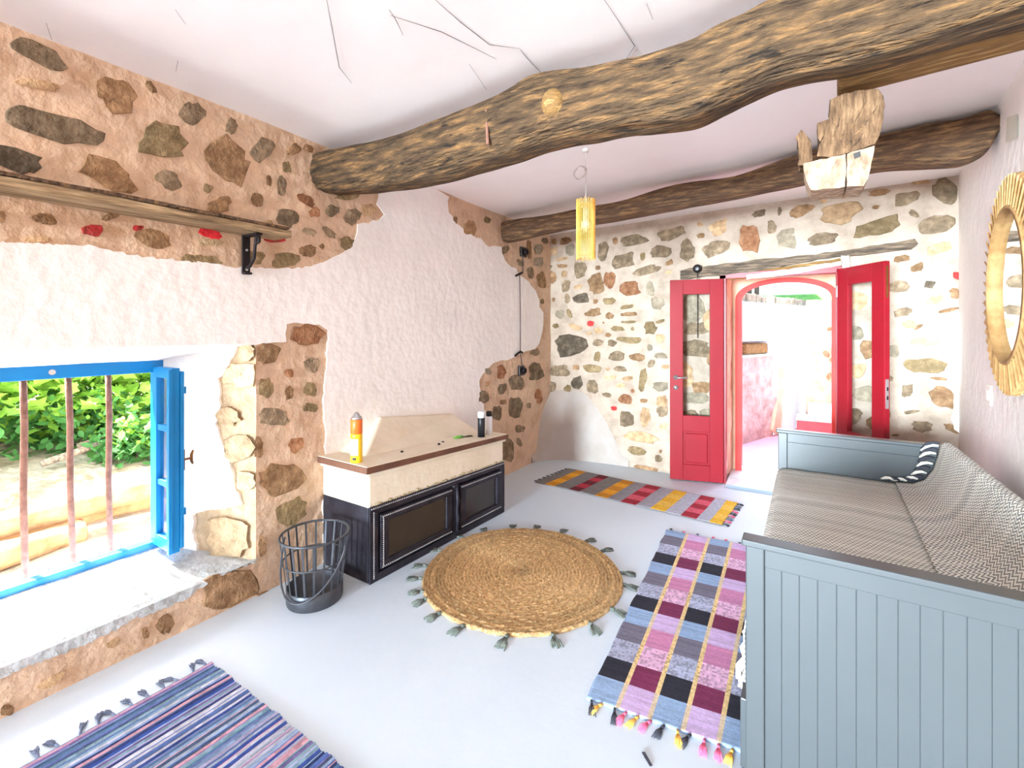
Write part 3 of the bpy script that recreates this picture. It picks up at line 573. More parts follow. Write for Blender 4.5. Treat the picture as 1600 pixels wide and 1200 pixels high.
v, f = plankm(-.8, 1.545, -2.675, -2.515, 2.126, 2.14, 5); mk('top_board', v, f, M_wood2, sh, False, .002)
br = bpy.data.objects.new('bracket', None); C.objects.link(br); br.parent = sh; ORG[br.name] = ORG[sh.name]
by = 1.385
G().box((XL+.012, by-.022, 1.865), (XL+.024, by+.022, 2.084)).obj('wall_plate', M_iron, br, False, .003)
G().box((XL+.012, by-.018, 2.072), (-2.54, by+.018, 2.084)).obj('shelf_arm', M_iron, br, False, .003)
G().tube([Vc(XL+.02, by, 1.90), Vc(XL+.06, by, 1.905), Vc(XL+.105, by, 1.95), Vc(XL+.115, by, 2.02), Vc(XL+.13, by, 2.065), Vc(XL+.155, by, 2.06), Vc(XL+.155, by, 2.035), Vc(XL+.135, by, 2.03)], .009, 8).obj('scroll', M_iron, br, True)
G().box((XL+.012, by-.02, 1.862), (XL+.05, by+.02, 1.874)).obj('foot', M_iron, br, False, .003)
for z in (1.89, 2.0): G().tube([Vc(XL+.022, by, z), Vc(XL+.029, by, z)], .007, 10).obj('screw', M_chrome, br)
# ---------------------------------------------------------------- fireplace
fp = thing('fireplace', 'low cream plastered fireplace with black iron double doors and brown mantel', 'fireplace', (-2.45, 2.55, 0))
def FP(a, d, z):    # a 0..1 along the front (near to far), d metres in front of the face, z metres
    x = -2.245+.065*a+d; y = 1.885+1.375*a - .0*d
    return Vc(x, y, z*(1-.085*a) if z > .05 else z)
def fbox(a0, a1, d0, d1, z0, z1, name, m, bev=.004, par=None):
    p = [FP(a0, d0, z0), FP(a0, d1, z0), FP(a1, d1, z0), FP(a1, d0, z0), FP(a0, d0, z1), FP(a0, d1, z1), FP(a1, d1, z1), FP(a1, d0, z1)]
    if d0 < -.3:
        for i in (0, 3, 4, 7): p[i].x = XL+.005
    return G().hexa(p).obj(name, m, par or fp, False, bev)
fbox(.0, 1, -.4, 0.0, .46, .66, 'plaster_body', M_cream, .012)
fbox(-.012, 1.01, -.4, .018, .655, .683, 'plaster_ledge', M_cream, .006)
fbox(-.03, 1.02, -.4, .035, .68, .72, 'mantel_trim', M_mantel, .005)
fbox(-.024, 1.015, -.4, .028, .72, .724, 'mantel_top', M_cream, 0)
fbox(.0, 1, -.4, -.004, 0, .465, 'firebox_body', M_black, .01)
# sloping hood base on the wall above
hb = [Vc(-2.44, 2.02, .715), Vc(-2.40, 3.24, .65), Vc(XL+.005, 3.26, .65), Vc(XL+.005, 2.0, .715), Vc(-2.67, 2.36, .90), Vc(-2.66, 3.16, .80), Vc(XL+.005, 3.18, .80), Vc(XL+.005, 2.35, .90)]
G().hexa(hb).obj('hood_base', M_cream, fp, False, .012)
g = G(); rnd = random.Random(4)
for i in range(46):
    a = rnd.random(); hgt = .012+.03*max(0, nz((a*9, 0, 0), 1, 3))*2+(.03 if .5 < a < .68 else 0)
    c = FP(a, .002, .468+hgt*.4*rnd.random()); 
    r = rnd.uniform(.008, .018)
    g.add([c+Vc(.004, 0, 0)]+[c+Vc(-.002, r*1.6*math.cos(k*PI/3), r*math.sin(k*PI/3)) for k in range(6)], [[0, 1+k, 1+(k+1) % 6] for k in range(6)])
tag(g.obj('crumbled_edge', M_crumb, fp), None, None, None, 'stuff')
# iron front: frame members, beads, two glazed doors
fbox(0, 1, 0, .012, .42, .468, 'frame_top', M_black, .003); fbox(0, 1, 0, .012, .0, .05, 'frame_bottom', M_black, .003)
fbox(0, .045, 0, .014, .05, .42, 'frame_side', M_black, .003); fbox(.965, 1, 0, .014, .05, .42, 'frame_side', M_black, .003)
fbox(.535, .575, 0, .02, .05, .42, 'centre_post', M_black, .006)
p, q = FP(.555, .026, .06), FP(.555, .026, .40)
G().tube([p, p*.7+q*.3+Vc(.008, 0, 0), p*.5+q*.5, p*.3+q*.7+Vc(.008, 0, 0), q], [.009, .014, .009, .014, .009], 10).obj('turned_column', M_black, fp, True)
def fdoor(a0, a1, extra):
    rt = bpy.data.objects.new('firebox_door', None); C.objects.link(rt); rt.parent = fp; ORG[rt.name] = ORG[fp.name]
    w = .045
    fbox(a0, a1, .004, .022+extra, .355, .405, 'door_rail', M_black, .006, rt); fbox(a0, a1, .004, .022+extra, .065, .115, 'door_rail', M_black, .006, rt)
    fbox(a0, a0+w, .004, .022+extra, .115, .355, 'door_stile', M_black, .006, rt); fbox(a1-w, a1, .004, .022+extra, .115, .355, 'door_stile', M_black, .006, rt)
    fbox(a0+w, a1-w, .004, .010, .115, .355, 'pane', M_darkglass, 0, rt)
    return rt
d1 = fdoor(.055, .525, 0); d2 = fdoor(.585, .955, .006)
def beads(a0, a1, z0, z1, d, par, n):
    g = G()
    for i in range(n):
        s = i/(n-1); c = FP(a0+(a1-a0)*s, d, z0+(z1-z0)*s); r = .0062
        g.add([c+Vc(r, 0, 0), c+Vc(0, r, 0), c+Vc(0, 0, r), c+Vc(0, -r, 0), c+Vc(0, 0, -r)], [[0, 1, 2], [0, 2, 3], [0, 3, 4], [0, 4, 1]])
    tag(g.obj('bead_moulding', M_bead, par or fp), None, None, None, 'stuff')
beads(.065, .515, .392, .392, .023, d1, 44); beads(.065, .515, .078, .078, .023, d1, 44); beads(.068, .068, .09, .38, .023, d1, 24)
beads(.595, .945, .392, .392, .029, d2, 36); beads(.595, .945, .078, .078, .029, d2, 36)
beads(.01, .99, .455, .455, .013, fp, 90); beads(.02, .02, .03, .43, .015, fp, 34)
# cans and bits on the mantel
def can(name, lab, base, prof, colors, n=20):
    t = thing(name, lab, 'spray can', base)
    for pr, m, nm in prof: G().lathe(pr, base, n).obj(nm, m, t, True)
    return t
M_or = mat('orange_label', lin(236, 118, 40), lin(226, 98, 30), .4, spec=.5); M_ye = mat('yellow_label', lin(248, 206, 40), lin(238, 190, 30), .4, spec=.5)
M_wh = mat('white_label', lin(240, 240, 244), lin(228, 230, 238), .4); M_bk = mat('black_label', lin(38, 38, 42), lin(30, 30, 34), .35)
mz = lambda y: .724*(1-.085*(y-1.885)/1.375)
p = onZ(557, 722, .722); p.x = max(p.x, -2.4)
t = thing('foam_can', 'tall orange and yellow foam spray can on the near mantel corner', 'spray can', p); R = .036
for z0, z1, m, nm in ((0, .045, M_ye, 'base_band'), (.045, .145, M_ye, 'lower_band'), (.145, .18, M_ye, 'middle_band'), (.18, .27, M_or, 'upper_band')):
    G().lathe([(R-.001, z0), (R, z0+.001), (R, z1-.001), (R-.001, z1)], p, 22).obj(nm, m, t, True)
G().lathe([(R, .27), (R*.85, .283), (.018, .292), (.016, .305), (.009, .306), (.008, .312)], p, 22).obj('valve_dome', M_chrome, t, True)
view = Vc(-p.x, -p.y, 0).normalized(); sd = Vc(-view.y, view.x, 0)
g = G()
for k in range(7):
    for j in range(2):
        a = -1.25+k*.25; d = view*math.cos(a)+sd*math.sin(a); g.v.append(p+d*(R+.0012)+Vc(0, 0, .05+.10*j))
g.f = [[2*k, 2*k+2, 2*k+3, 2*k+1] for k in range(6)]
g.obj('white_panel', M_wh, t)
g = G()
for k in range(4):
    for j in range(2): a = -.75+k*.22; d = view*math.cos(a)+sd*math.sin(a); g.v.append(p+d*(R+.0016)+Vc(0, 0, .022+.013*j))
g.f = [[2*k, 2*k+2, 2*k+3, 2*k+1] for k in range(3)]
g.obj('black_print', M_bk, t)
p = onZ(752, 683, mz(3.1)); 
t = thing('spray_can', 'black spray can with a white cap at the far mantel end', 'spray can', p); R = .03
G().lathe([(R, 0), (R, .155), (R*.9, .16)], p, 20).obj('body', M_bk, t, True); G().lathe([(R*.96, .16), (R*.96, .20), (R*.85, .208)], p, 20).obj('cap', M_wh, t, True)
p = onZ(764, 679, mz(3.18)); 
t = thing('spray_can', 'white spray can with a dark cap behind the black one', 'spray can', p); R = .028
G().lathe([(R, 0), (R, .15), (R*.9, .156)], p, 20).obj('body', M_wh, t, True); G().lathe([(R*.9, .156), (R*.9, .19), (R*.8, .196)], p, 20).obj('cap', M_bk, t, True)
p = onZ(722, 684, mz(2.9)); M_gr = mat('green_plastic', lin(120, 190, 80), lin(100, 170, 64), .5)
t = thing('hand_tool', 'small scraper with green handle lying on the mantel', 'tool', p)
dv = (onZ(738, 681, mz(2.9))-onZ(706, 687, mz(2.9))).normalized()
G().tube([p-dv*.08+Vc(0, 0, .01), p-dv*.04+Vc(0, 0, .012), p+dv*.01+Vc(0, 0, .009)], [.006, .012, .008], 10).obj('handle', M_gr, t, True)
w = Vc(-dv.y, dv.x, 0)*.018
G().hexa([p+dv*.01-w*.5+Vc(0, 0, .006), p+dv*.10-w+Vc(0, 0, .002), p+dv*.10+w+Vc(0, 0, .002), p+dv*.01+w*.5+Vc(0, 0, .006), p+dv*.01-w*.5+Vc(0, 0, .009), p+dv*.10-w+Vc(0, 0, .004), p+dv*.10+w+Vc(0, 0, .004), p+dv*.01+w*.5+Vc(0, 0, .009)]).obj('blade', M_iron, t)
for i, (a, b, lab) in enumerate(((628, 707, 'small black screw cap alone on mantel middle'), (686, 695, 'small black screw cap, nearer of the mantel pair'), (692, 692, 'small black screw cap, farther of the mantel pair'))):
    p = onZ(a, b, mz(2.3+.25*i)); tag(G().lathe([(.010, 0), (.011, .006), (.008, .012), (.003, .013)], p, 12).obj('screw_cap', M_bk, None, True), lab, 'cap', 'black caps on the mantel')
# ---------------------------------------------------------------- window
win = struct(thing('window_1', None, None, (WX, .5, WZ0)))
def wbox(a, b, name, m=M_blue, bev=.004, par=None): return G().box(a, b).obj(name, m, par or win, False, bev)
wbox((WX-.03, WY0-.05, WZ1-.065), (WX+.035, WY1+.06, WZ1+.01), 'frame_head'); wbox((WX-.03, WY0-.05, WZ0-.03), (WX+.035, WY1+.04, WZ0+.035), 'frame_sill')
wbox((WX-.03, WY1-.035, WZ0), (WX+.03, WY1+.03, WZ1), 'frame_jamb'); wbox((WX-.03, WY0-.04, WZ0), (WX+.03, WY0+.02, WZ1), 'frame_jamb')
G().tube([Vc(WX+.036, .72, WZ1-.03), Vc(WX+.04, .72, WZ1-.03)], .014, 12).obj('latch_plate', M_chrome, win)
for a, b, lean in (((35, 585), (40, 880), 0), ((105, 583), (115, 845), 0), ((168, 580), (173, 830), 0)):
    p = onX(a[0], a[1]-8, WX-.10); q = onX(b[0], b[1]+8, WX-.10)
    p.z = 1.40; q.z = .22
    G().tube([p, (p*.7+q*.3)+Vc(0, .004, 0), (p*.4+q*.6)-Vc(0, .004, 0), q], .0145, 10).obj('window_bar', M_rust, win, True)
for y in (.44, .26, .08): G().tube([Vc(WX-.10, y, 1.40), Vc(WX-.10, y, .22)], .0145, 10).obj('window_bar', M_rust, win, True)
# outer wall round the window (thickness of the house)
for a, b in (((WX-.12, -5.8, -.1), (WX-.02, WY0-.03, 2.9)), ((WX-.12, WY1+.025, -.1), (WX-.02, 5.2, 2.9)), ((WX-.12, WY0-.03, WZ1), (WX-.02, WY1+.025, 2.9)), ((WX-.12, WY0-.03, -.1), (WX-.02, WY1+.025, WZ0-.02))):
    G().box(a, b).obj('outer_wall', M_outwall, wall_left)
# open casement folded along the reveal
ca = bpy.data.objects.new('casement', None); C.objects.link(ca); ca.parent = win; ORG[ca.name] = ORG[win.name]
cy0, cy1 = 1.150, 1.192; cx0, cx1 = WX+.045, -3.02; z0, z1 = WZ0+.03, WZ1-.03
for a, b, nm in (((cx0, cy0, z0), (cx0+.05, cy1, z1), 'stile'), ((cx1-.05, cy0, z0), (cx1, cy1, z1), 'stile'), ((cx0+.05, cy0, z1-.06), (cx1-.05, cy1, z1), 'top_rail'), ((cx0+.05, cy0, z0), (cx1-.05, cy1, z0+.07), 'bottom_rail'), ((cx0+.05, cy0+.006, z0+.68), (cx1-.05, cy1-.006, z0+.715), 'glazing_bar'), ((cx0+.05, cy0+.006, z0+.36), (cx1-.05, cy1-.006, z0+.395), 'glazing_bar')):
    G().box(a, b).obj(nm, M_blue, ca, False, .004)
G().box((cx0+.05, (cy0+cy1)/2-.002, z0+.07), (cx1-.05, (cy0+cy1)/2+.002, z1-.06)).obj('pane', M_glass, ca)
G().box((cx1-.018, cy0-.018, z0+.005), (cx1+.012, cy0+.004, z1-.005)).obj('rebate_strip', M_blue, ca, False, .004)
G().box((cx1-.03, cy1, z0+.02), (cx1+.006, cy1+.02, z1-.02)).obj('meeting_strip', M_blue, ca, False, .004)
for z in (z0+.22, z1-.13): G().box((cx1-.05, cy1+.018, z-.02), (cx1-.01, cy1+.036, z+.02)).obj('catch', M_blue, ca, False, .002)
c = Vc(cx1-.012, cy1+.02, .80)
G().box((c.x-.006, c.y, c.z-.06), (c.x+.012, c.y+.006, c.z+.06)).obj('handle_plate', M_brass, ca, False, .002)
G().tube([c, c+Vc(0, .045, 0)], .007, 10).tube([c+Vc(0, .05, -.035), c+Vc(0, .043, -.015), c+Vc(0, .043, .02), c+Vc(0, .052, .045)], [.005, .008, .008, .005], 10).obj('handle', M_brass, ca, True)
# ---------------------------------------------------------------- right wall: mirror, switch
def rwp(px, py, off=0): return on_plane(px, py, Vector(RP)+RN*off, RN)
mc = rw(3.28, 1.77, .0); uD = Vector((.084, 1, 0)).normalized()
mi = thing('wall_mirror', 'round mirror framed with fanned wooden slats on the white wall', 'mirror', mc)
def mp(r, a, off): return mc+uD*(r*math.cos(a))+Vc(0, 0, r*math.sin(a))+RN*off
nS = 56
for k in range(nS):
    a = 2*PI*k/nS; da = 2*PI/nS
    p = [mp(.385, a, .02), mp(.548, a-.02, .012), mp(.548, a+da*1.02, .045), mp(.385, a+da*1.02, .05)]
    G().hexa([q-RN*.006 for q in p]+p).obj('frame_slat', M_slat, mi)
g = G()
for k in range(48): g.v.append(mp(.402, 2*PI*k/48, .022))
g.f = [list(range(48))]; g.obj('glass', M_mirror, mi)
g = G()
for k in range(49): g.v += [mp(.382, 2*PI*k/48, .056), mp(.398, 2*PI*k/48, .05), mp(.382, 2*PI*k/48, .022), mp(.402, 2*PI*k/48, .022)]
for k in range(48):
    for a, b in ((0, 1), (1, 3), (2, 0)): g.f.append([4*k+a, 4*k+b, 4*k+4+b, 4*k+4+a])
g.obj('inner_ring', M_slat, mi, True)
c = rwp(1547, 617, .0); sw = thing('light_switch', 'white square light switch on the white wall below the mirror', 'switch', c)
def wq(a0, a1, z0, z1, o0, o1): return [c+uD*a+Vc(0, 0, z)+RN*o for z in (z0, z1) for a, o in ((a0, o0), (a1, o0), (a1, o1), (a0, o1))]
G().hexa(wq(-.06, .06, -.06, .06, 0, .01)).obj('plate', M_switch, sw, False, .003)
G().hexa(wq(-.03, -.002, -.03, .03, .01, .016)).obj('rocker', M_switch, sw, False, .002); G().hexa(wq(.002, .03, -.03, .03, .01, .016)).obj('rocker', M_switch, sw, False, .002)
# ---------------------------------------------------------------- pendant lamp
pc = Vc(-1.297, 2.97, 2.04)
cz = ceil_z(pc.x, pc.y)
pl = thing('pendant_lamp', 'cylindrical rattan stick pendant lamp hanging on a thin white cord', 'lamp', pc)
G().tube([pc+Vc(0, 0, .30), pc+Vc(0, 0, .5), Vc(pc.x, pc.y, cz+.005)], .0028, 6).obj('cord', M_cord, pl)
G().lathe([(.02, -.012), (.022, 0), (.022, .01)], (pc.x, pc.y, cz-.008), 16).obj('ceiling_hook', M_cord, pl, True)
cl = pc+Vc(-.035, -.02, .60)
G().tube([cl+Vc(.04*math.cos(2*PI*k/20)*(1+.12*(k//20)), .01*math.sin(k), .042*math.sin(2*PI*k/20)*(1+.1*(k//20))) for k in range(44)], .0026, 6).obj('cord_coil', M_cord, pl, True)
G().box((pc.x-.006, pc.y-.006, pc.z+.615), (pc.x+.006, pc.y+.006, pc.z+.63)).obj('cord_clip', M_bk, pl)
R = .063
for k in range(30):
    a = 2*PI*k/30; q = pc+Vc(R*math.cos(a), R*math.sin(a), 0); e = .006*math.sin(k*2.7)
    G().tube([q+Vc(0, 0, e), q+Vc(0, 0, .41+e)], .0036, 6).obj('rattan_stick', M_rattan, pl)
for z in (.035, .20, .375):
    G().tube([pc+Vc((R-.006)*math.cos(2*PI*k/28), (R-.006)*math.sin(2*PI*k/28), z) for k in range(29)], .003, 6, False).obj('hoop', M_rattan, pl, True)
G().tube([pc+Vc(-R, 0, .375), pc+Vc(R, 0, .375)], .003, 6).tube([pc+Vc(0, -R, .375), pc+Vc(0, R, .375)], .003, 6).obj('cross_bar', M_rattan, pl)
G().lathe([(.012, .36), (.02, .35), (.02, .30), (.017, .29)], pc, 14).obj('lamp_socket', M_cord, pl, True)
G().lathe([(.013, .29), (.03, .25), (.032, .225), (.02, .20), (.004, .193)], pc, 16).obj('bulb', M_wh, pl, True)
# ---------------------------------------------------------------- wire basket
bc = Vc(-2.395, 1.625, 0); bk = thing('wire_basket', 'grey metal wire basket with a bail handle by the fireplace', 'basket', bc)
H_, R0, R1 = .375, .148, .185
G().lathe([(R0, .0), (R0+.004, .01), (R0+.004, .085), (R0, .09), (R0-.006, .085), (R0-.006, .006), (.001, .006)], bc, 40, False).obj('solid_base', M_basket, bk, True)
ring = lambda r, z, n=40: [bc+Vc(r*math.cos(2*PI*k/n), r*math.sin(2*PI*k/n), z) for k in range(n+1)]
G().tube(ring(R1, H_), .007, 8, False).obj('rim', M_basket, bk, True)
G().tube(ring(R0+(R1-R0)*.62, .235), .004, 6, False).obj('middle_ring', M_basket, bk, True)
for k in range(20):
    a = 2*PI*k/20; d = Vc(math.cos(a), math.sin(a), 0); w = Vc(-d.y, d.x, 0)*.0055
    p, q = bc+d*R0+Vc(0, 0, .08), bc+d*R1+Vc(0, 0, H_)
    G().hexa([p-w-d*.0015, p+w-d*.0015, p+w+d*.0015, p-w+d*.0015, q-w-d*.0015, q+w-d*.0015, q+w+d*.0015, q-w+d*.0015]).obj('upright', M_basket, bk)
vw = Vc(.66, -.75, 0).normalized(); ax = Vc(vw.y, -vw.x, 0); ax = (Matrix.Rotation(math.radians(-20), 3, 'Z') @ ax); ov = Vc(-ax.y, ax.x, 0)
if ov.dot(vw) < 0: ov = -ov
G().tube([bc+ax*(R1+.012)*math.cos(PI*k/24)+ov*(.10*math.sin(PI*k/24)+.075*math.sin(PI*k/24)**2)+Vc(0, 0, H_-.04-.27*math.sin(PI*k/24)) for k in range(25)], .0055, 8).obj('bail_handle', M_basket, bk, True)
# ---------------------------------------------------------------- rugs
jc = Vc((-1.915-1.215)/2+.03, (3.09+1.965)/2-.02, 0); JR = .622
jr = thing('jute_rug', 'round coiled jute rug with grey tassels in the middle of the floor', 'rug', jc)
g = G(); nr, na = 28, 120; prof = []
rows = [(0.0, .016)]
for i in range(nr):
    ra, rb = JR*i/nr, JR*(i+1)/nr; rows += [(ra+(rb-ra)*.12, .011), (ra+(rb-ra)*.5, .020), (ra+(rb-ra)*.88, .011)]
rows += [(JR, .008), (JR, .001)]
rnd = random.Random(3); shade = {}
for i, (r, z) in enumerate(rows):
    for k in range(na):
        a = 2*PI*k/na; w = 1+.008*math.sin(3*a+1)+.006*math.sin(5*a)
        g.v.append(jc+Vc(r*w*math.cos(a), r*w*math.sin(a), z+.0025*math.sin(a*30+i*1.3)*(1 if .1 < r else 0)))
for i in range(len(rows)-1):
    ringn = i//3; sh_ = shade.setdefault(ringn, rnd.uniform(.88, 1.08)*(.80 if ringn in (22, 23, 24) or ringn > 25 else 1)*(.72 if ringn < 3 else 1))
    for k in range(na):
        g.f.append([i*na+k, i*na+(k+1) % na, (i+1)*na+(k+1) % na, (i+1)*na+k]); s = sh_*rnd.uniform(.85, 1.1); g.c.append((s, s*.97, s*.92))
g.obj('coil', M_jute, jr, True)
def tassel(name, p, d, L, wd, m, par, seed, z=.006):
    rnd = random.Random(seed); g = G(); d = Vector(d).normalized(); n = Vc(-d.y, d.x, 0)
    g.tube([p+Vc(0, 0, z), p+d*L*.3+Vc(0, 0, z+.004)], [wd*.16, wd*.22], 7)
    for k in range(7):
        s = (k-3)/3; e = p+d*L*rnd.uniform(.85, 1.05)+n*s*wd*.5+Vc(0, 0, max(.003, z-.004))
        g.tube([p+d*L*.25+Vc(0, 0, z+.004), p+d*L*.6+n*s*wd*.36+Vc(0, 0, z+.004*rnd.random()), e], [wd*.09, wd*.12, wd*.06], 5)
    return g.obj(name, m, par, True)
for i, (a, b) in enumerate(((799, 820), (836, 823), (881, 831), (919, 845), (947, 861), (973, 897), (976, 915), (961, 956), (924, 977), (868, 1003), (791, 1005), (717, 988), (671, 969), (647, 943), (655, 928), (647, 907), (656, 885), (683, 860), (719, 839), (756, 829))):
    q = onZ(a, b); d = (q-jc); d.z = 0; d = d.normalized(); ang = math.atan2(d.y, d.x)
    d2 = Matrix.Rotation(random.uniform(-.3, .3), 3, 'Z') @ d
    tassel('tassel', jc+d*(JR-.008), d2, .105, .055, M_tassel, jr, i)
def rug_grid(name, m, corners, nu, nv, colf, par, th=.010, seed=1, wav=.006, edge=.01):
    A, B, Cc, D = [Vector(c) for c in corners]; v = []; f = []; col = []
    for j in range(nv+1):
        for i in range(nu+1):
            a, b = i/nu, j/nv; p = (A*(1-a)+B*a)*(1-b)+(D*(1-a)+Cc*a)*b
            ed = edge*(nz((b*14, a*2, 0), 1, seed) if i in (0, nu) else 0)
            p += (B-A).normalized()*ed
            p.z = th+wav*max(-.7, nz(p, 3, seed)); v.append(p)
    n = nu+1
    for j in range(nv):
        for i in range(nu): f.append([j*n+i, j*n+i+1, (j+1)*n+i+1, (j+1)*n+i]); col.append(colf((i+.5)/nu, (j+.5)/nv, i, j))
    k = len(v); rim = [i for i in range(nu+1)]+[j*n+nu for j in range(1, nv+1)]+[nv*n+i for i in range(nu-1, -1, -1)]+[j*n for j in range(nv-1, 0, -1)]
    for i in rim: q = v[i].copy(); q.z = .001; v.append(q)
    m_ = len(rim)
    for i in range(m_): f.append([rim[i], k+i, k+(i+1) % m_, rim[(i+1) % m_]]); col.append(col[0])
    return mk(name, v, f, m, par, True, 0, col)
# checked runner beside the bed
pr = thing('checked_rug', 'long plaid rag rug in lilac, black, blue and maroon beside the bed', 'rug', (-.55, 2.7, 0))
blue, blk, spk, gry = lin(150, 176, 212), lin(44, 44, 56), lin(176, 180, 206), lin(120, 116, 134)
lil, mar, pks, ros = lin(212, 184, 228), lin(126, 48, 86), lin(226, 180, 212), lin(206, 136, 176); yel = lin(232, 202, 146)
rr = random.Random(5); crow = {}
def plaid(a, b, i, j):
    rows_ = [1.0, .93, .86, .80]      # blue, black, speckle, grey from the near end
    t = b*12.8; k = int(t) % 4; a5 = a*5; c5 = int(a5); fa = a5-c5
    jj = crow.setdefault((c5, j), rr.uniform(.86, 1.1))
    if (fa < .075 and c5 > 0) or (fa > .96 and c5 < 4): c = yel if k != 0 else lin(224, 204, 176)
    elif c5 % 2 == 0: c = (blue, blk, spk, gry)[k]
    else: c = (lil, mar, pks, ros)[k]
    s = jj*(rr.choice((.7, 1, 1.12)) if k == 2 else rr.uniform(.94, 1.05))
    return tuple(min(1, x*s) for x in c)
pA, pB = onZ(917, 1094), onZ(1152, 1176); pD = onZ(1042, 829); 
pB = Vc(-.155, pB.y+.01, 0); pC = Vc(-.165, pD.y+.05, 0)
rug_grid('weave', M_rug, (pA, pB, pC, pD), 70, 150, plaid, pr, .010, 3)
fr = [(923, 1098, 'd'), (943, 1106, 'y'), (956, 1112, 'd'), (975, 1118, 'p'), (995, 1127, 'y'), (1010, 1133, 'p'), (1032, 1141, 'd'), (1048, 1146, 'y'), (1063, 1151, 'd'), (1080, 1157, 'p'), (1097, 1163, 'p'), (1117, 1171, 'y'), (1137, 1178, 'd')]
FM = {'d': M_fringe_d, 'y': M_fringe_y, 'p': M_fringe_p, 'b': M_fringe_b}
for i, (a, b, c) in enumerate(fr):
    s = (i+.4)/len(fr); p = pA*(1-s)+pB*s; tassel('fringe_tassel', p, (random.uniform(-.5, .5), -1, 0), .075, .028, FM[c], pr, 50+i)
for i in range(8):
    s = (i+.4)/8; p = pD*(1-s)+pC*s; tassel('fringe_tassel', p, (random.uniform(-.5, .5), 1, 0), .05, .02, FM['dpbppbdb'[i]], pr, 80+i)
# red and amber runner by the door
rr2 = thing('striped_runner', 'grey runner with red and amber cross bands in front of the door', 'rug', (-1.4, 4.3, 0))
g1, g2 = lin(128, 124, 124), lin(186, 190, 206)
bands = [(0, .07, 'g'), (.07, .15, 'o'), (.15, .25, 'g'), (.25, .33, 'r'), (.33, .41, 'g'), (.41, .50, 'o'), (.50, .57, 'g'), (.57, .66, 'r'), (.66, .73, 'g'), (.73, .80, 'o'), (.80, .86, 'g'), (.86, .925, 'r'), (.925, .96, 'g'), (.96, 1.01, 'o')]
bands = [(0, .06, 'g'), (.06, .125, 'o'), (.125, .215, 'g'), (.215, .285, 'r'), (.285, .37, 'g'), (.37, .45, 'o'), (.45, .52, 'g'), (.52, .60, 'r'), (.60, .67, 'g'), (.67, .745, 'o'), (.745, .82, 'g'), (.82, .89, 'r'), (.89, .945, 'g'), (.945, 1.01, 'o')]
rw_ = random.Random(8)
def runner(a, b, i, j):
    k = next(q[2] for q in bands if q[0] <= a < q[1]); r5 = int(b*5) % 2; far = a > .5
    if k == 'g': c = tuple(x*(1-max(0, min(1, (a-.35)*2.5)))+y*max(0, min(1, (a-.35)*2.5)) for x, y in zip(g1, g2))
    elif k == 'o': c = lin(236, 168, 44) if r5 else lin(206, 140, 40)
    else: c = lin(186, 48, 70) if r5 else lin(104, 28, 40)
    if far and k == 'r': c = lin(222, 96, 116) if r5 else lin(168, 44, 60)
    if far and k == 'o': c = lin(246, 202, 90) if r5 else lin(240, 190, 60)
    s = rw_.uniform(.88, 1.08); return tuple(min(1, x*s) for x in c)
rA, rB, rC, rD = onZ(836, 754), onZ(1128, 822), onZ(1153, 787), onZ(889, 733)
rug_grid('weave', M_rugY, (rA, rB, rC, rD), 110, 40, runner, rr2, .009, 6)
dd = (rB-rA).normalized()
for i in range(9):
    s = (i+.5)/9; tassel('fringe_tassel', rB*(1-s)+rC*s, dd+Vc(0, random.uniform(-.3, .3), 0), .05, .03, FM['dpbpdpdbd'[i]], rr2, 110+i)
    tassel('fringe_tassel', rA*(1-s)+rD*s, -dd+Vc(0, random.uniform(-.4, .4), 0), .035, .026, M_fringe_d, rr2, 130+i)
# blue rag rug nearest the viewer
sr = thing('rag_rug', 'blue striped rag rug with fringe below the window', 'rug', (-1.7, .8, 0))
rw3 = random.Random(12); pal = [lin(66, 92, 170), lin(96, 124, 190), lin(150, 176, 210), lin(84, 104, 134), lin(182, 178, 212), lin(132, 118, 172), lin(206, 210, 222), lin(94, 132, 172), lin(216, 168, 184), lin(60, 74, 124), lin(140, 172, 188), lin(64, 82, 150), lin(168, 184, 206), lin(110, 128, 160)]
sc_ = {}
def ragc(a, b, i, j):
    if i not in sc_: sc_[i] = rw3.choice(pal)
    s = rw3.uniform(.8, 1.15); return tuple(min(1, x*s) for x in sc_[i])
q0, q1 = onZ(330, 1037), onZ(45, 1195); x1 = -.95
ya, yb = q1.y-.45, q0.y
v = []; f = []; col = []; nu, nv = 190, 40
for j in range(nv+1):
    for i in range(nu+1):
        a, b = i/nu, j/nv; x = q0.x+(x1-q0.x)*a; y = ya+(yb-ya+.012*nz((x*20, 0, 0), 1, 4))*b
        v.append(Vc(x+.003*nz((x, y, 0), 9, 2), y, .010+.0035*math.sin(i*PI/1.25)+.003*nz((x, y, 0), 4, 5)))
n = nu+1
for j in range(nv):
    for i in range(nu): f.append([j*n+i, j*n+i+1, (j+1)*n+i+1, (j+1)*n+i]); col.append(ragc(i/nu, j/nv, i, j))
k = len(v); rim = [i for i in range(nu+1)]+[j*n+nu for j in range(1, nv+1)]+[nv*n+i for i in range(nu-1, -1, -1)]+[j*n for j in range(nv-1, 0, -1)]
for i in rim: q = v[i].copy(); q.z = .001; v.append(q)
for i in range(len(rim)): f.append([rim[i], k+i, k+(i+1) % len(rim), rim[(i+1) % len(rim)]]); col.append(pal[1])
mk('weave', v, f, M_rugY, sr, False, 0, col)
for i in range(19):
    y = yb-.02-i*.055; tassel('fringe_tassel', Vc(q0.x+.004, y, 0), (-1, random.uniform(-.9, .5), 0), .085, .022, M_fringe_b, sr, 160+i)
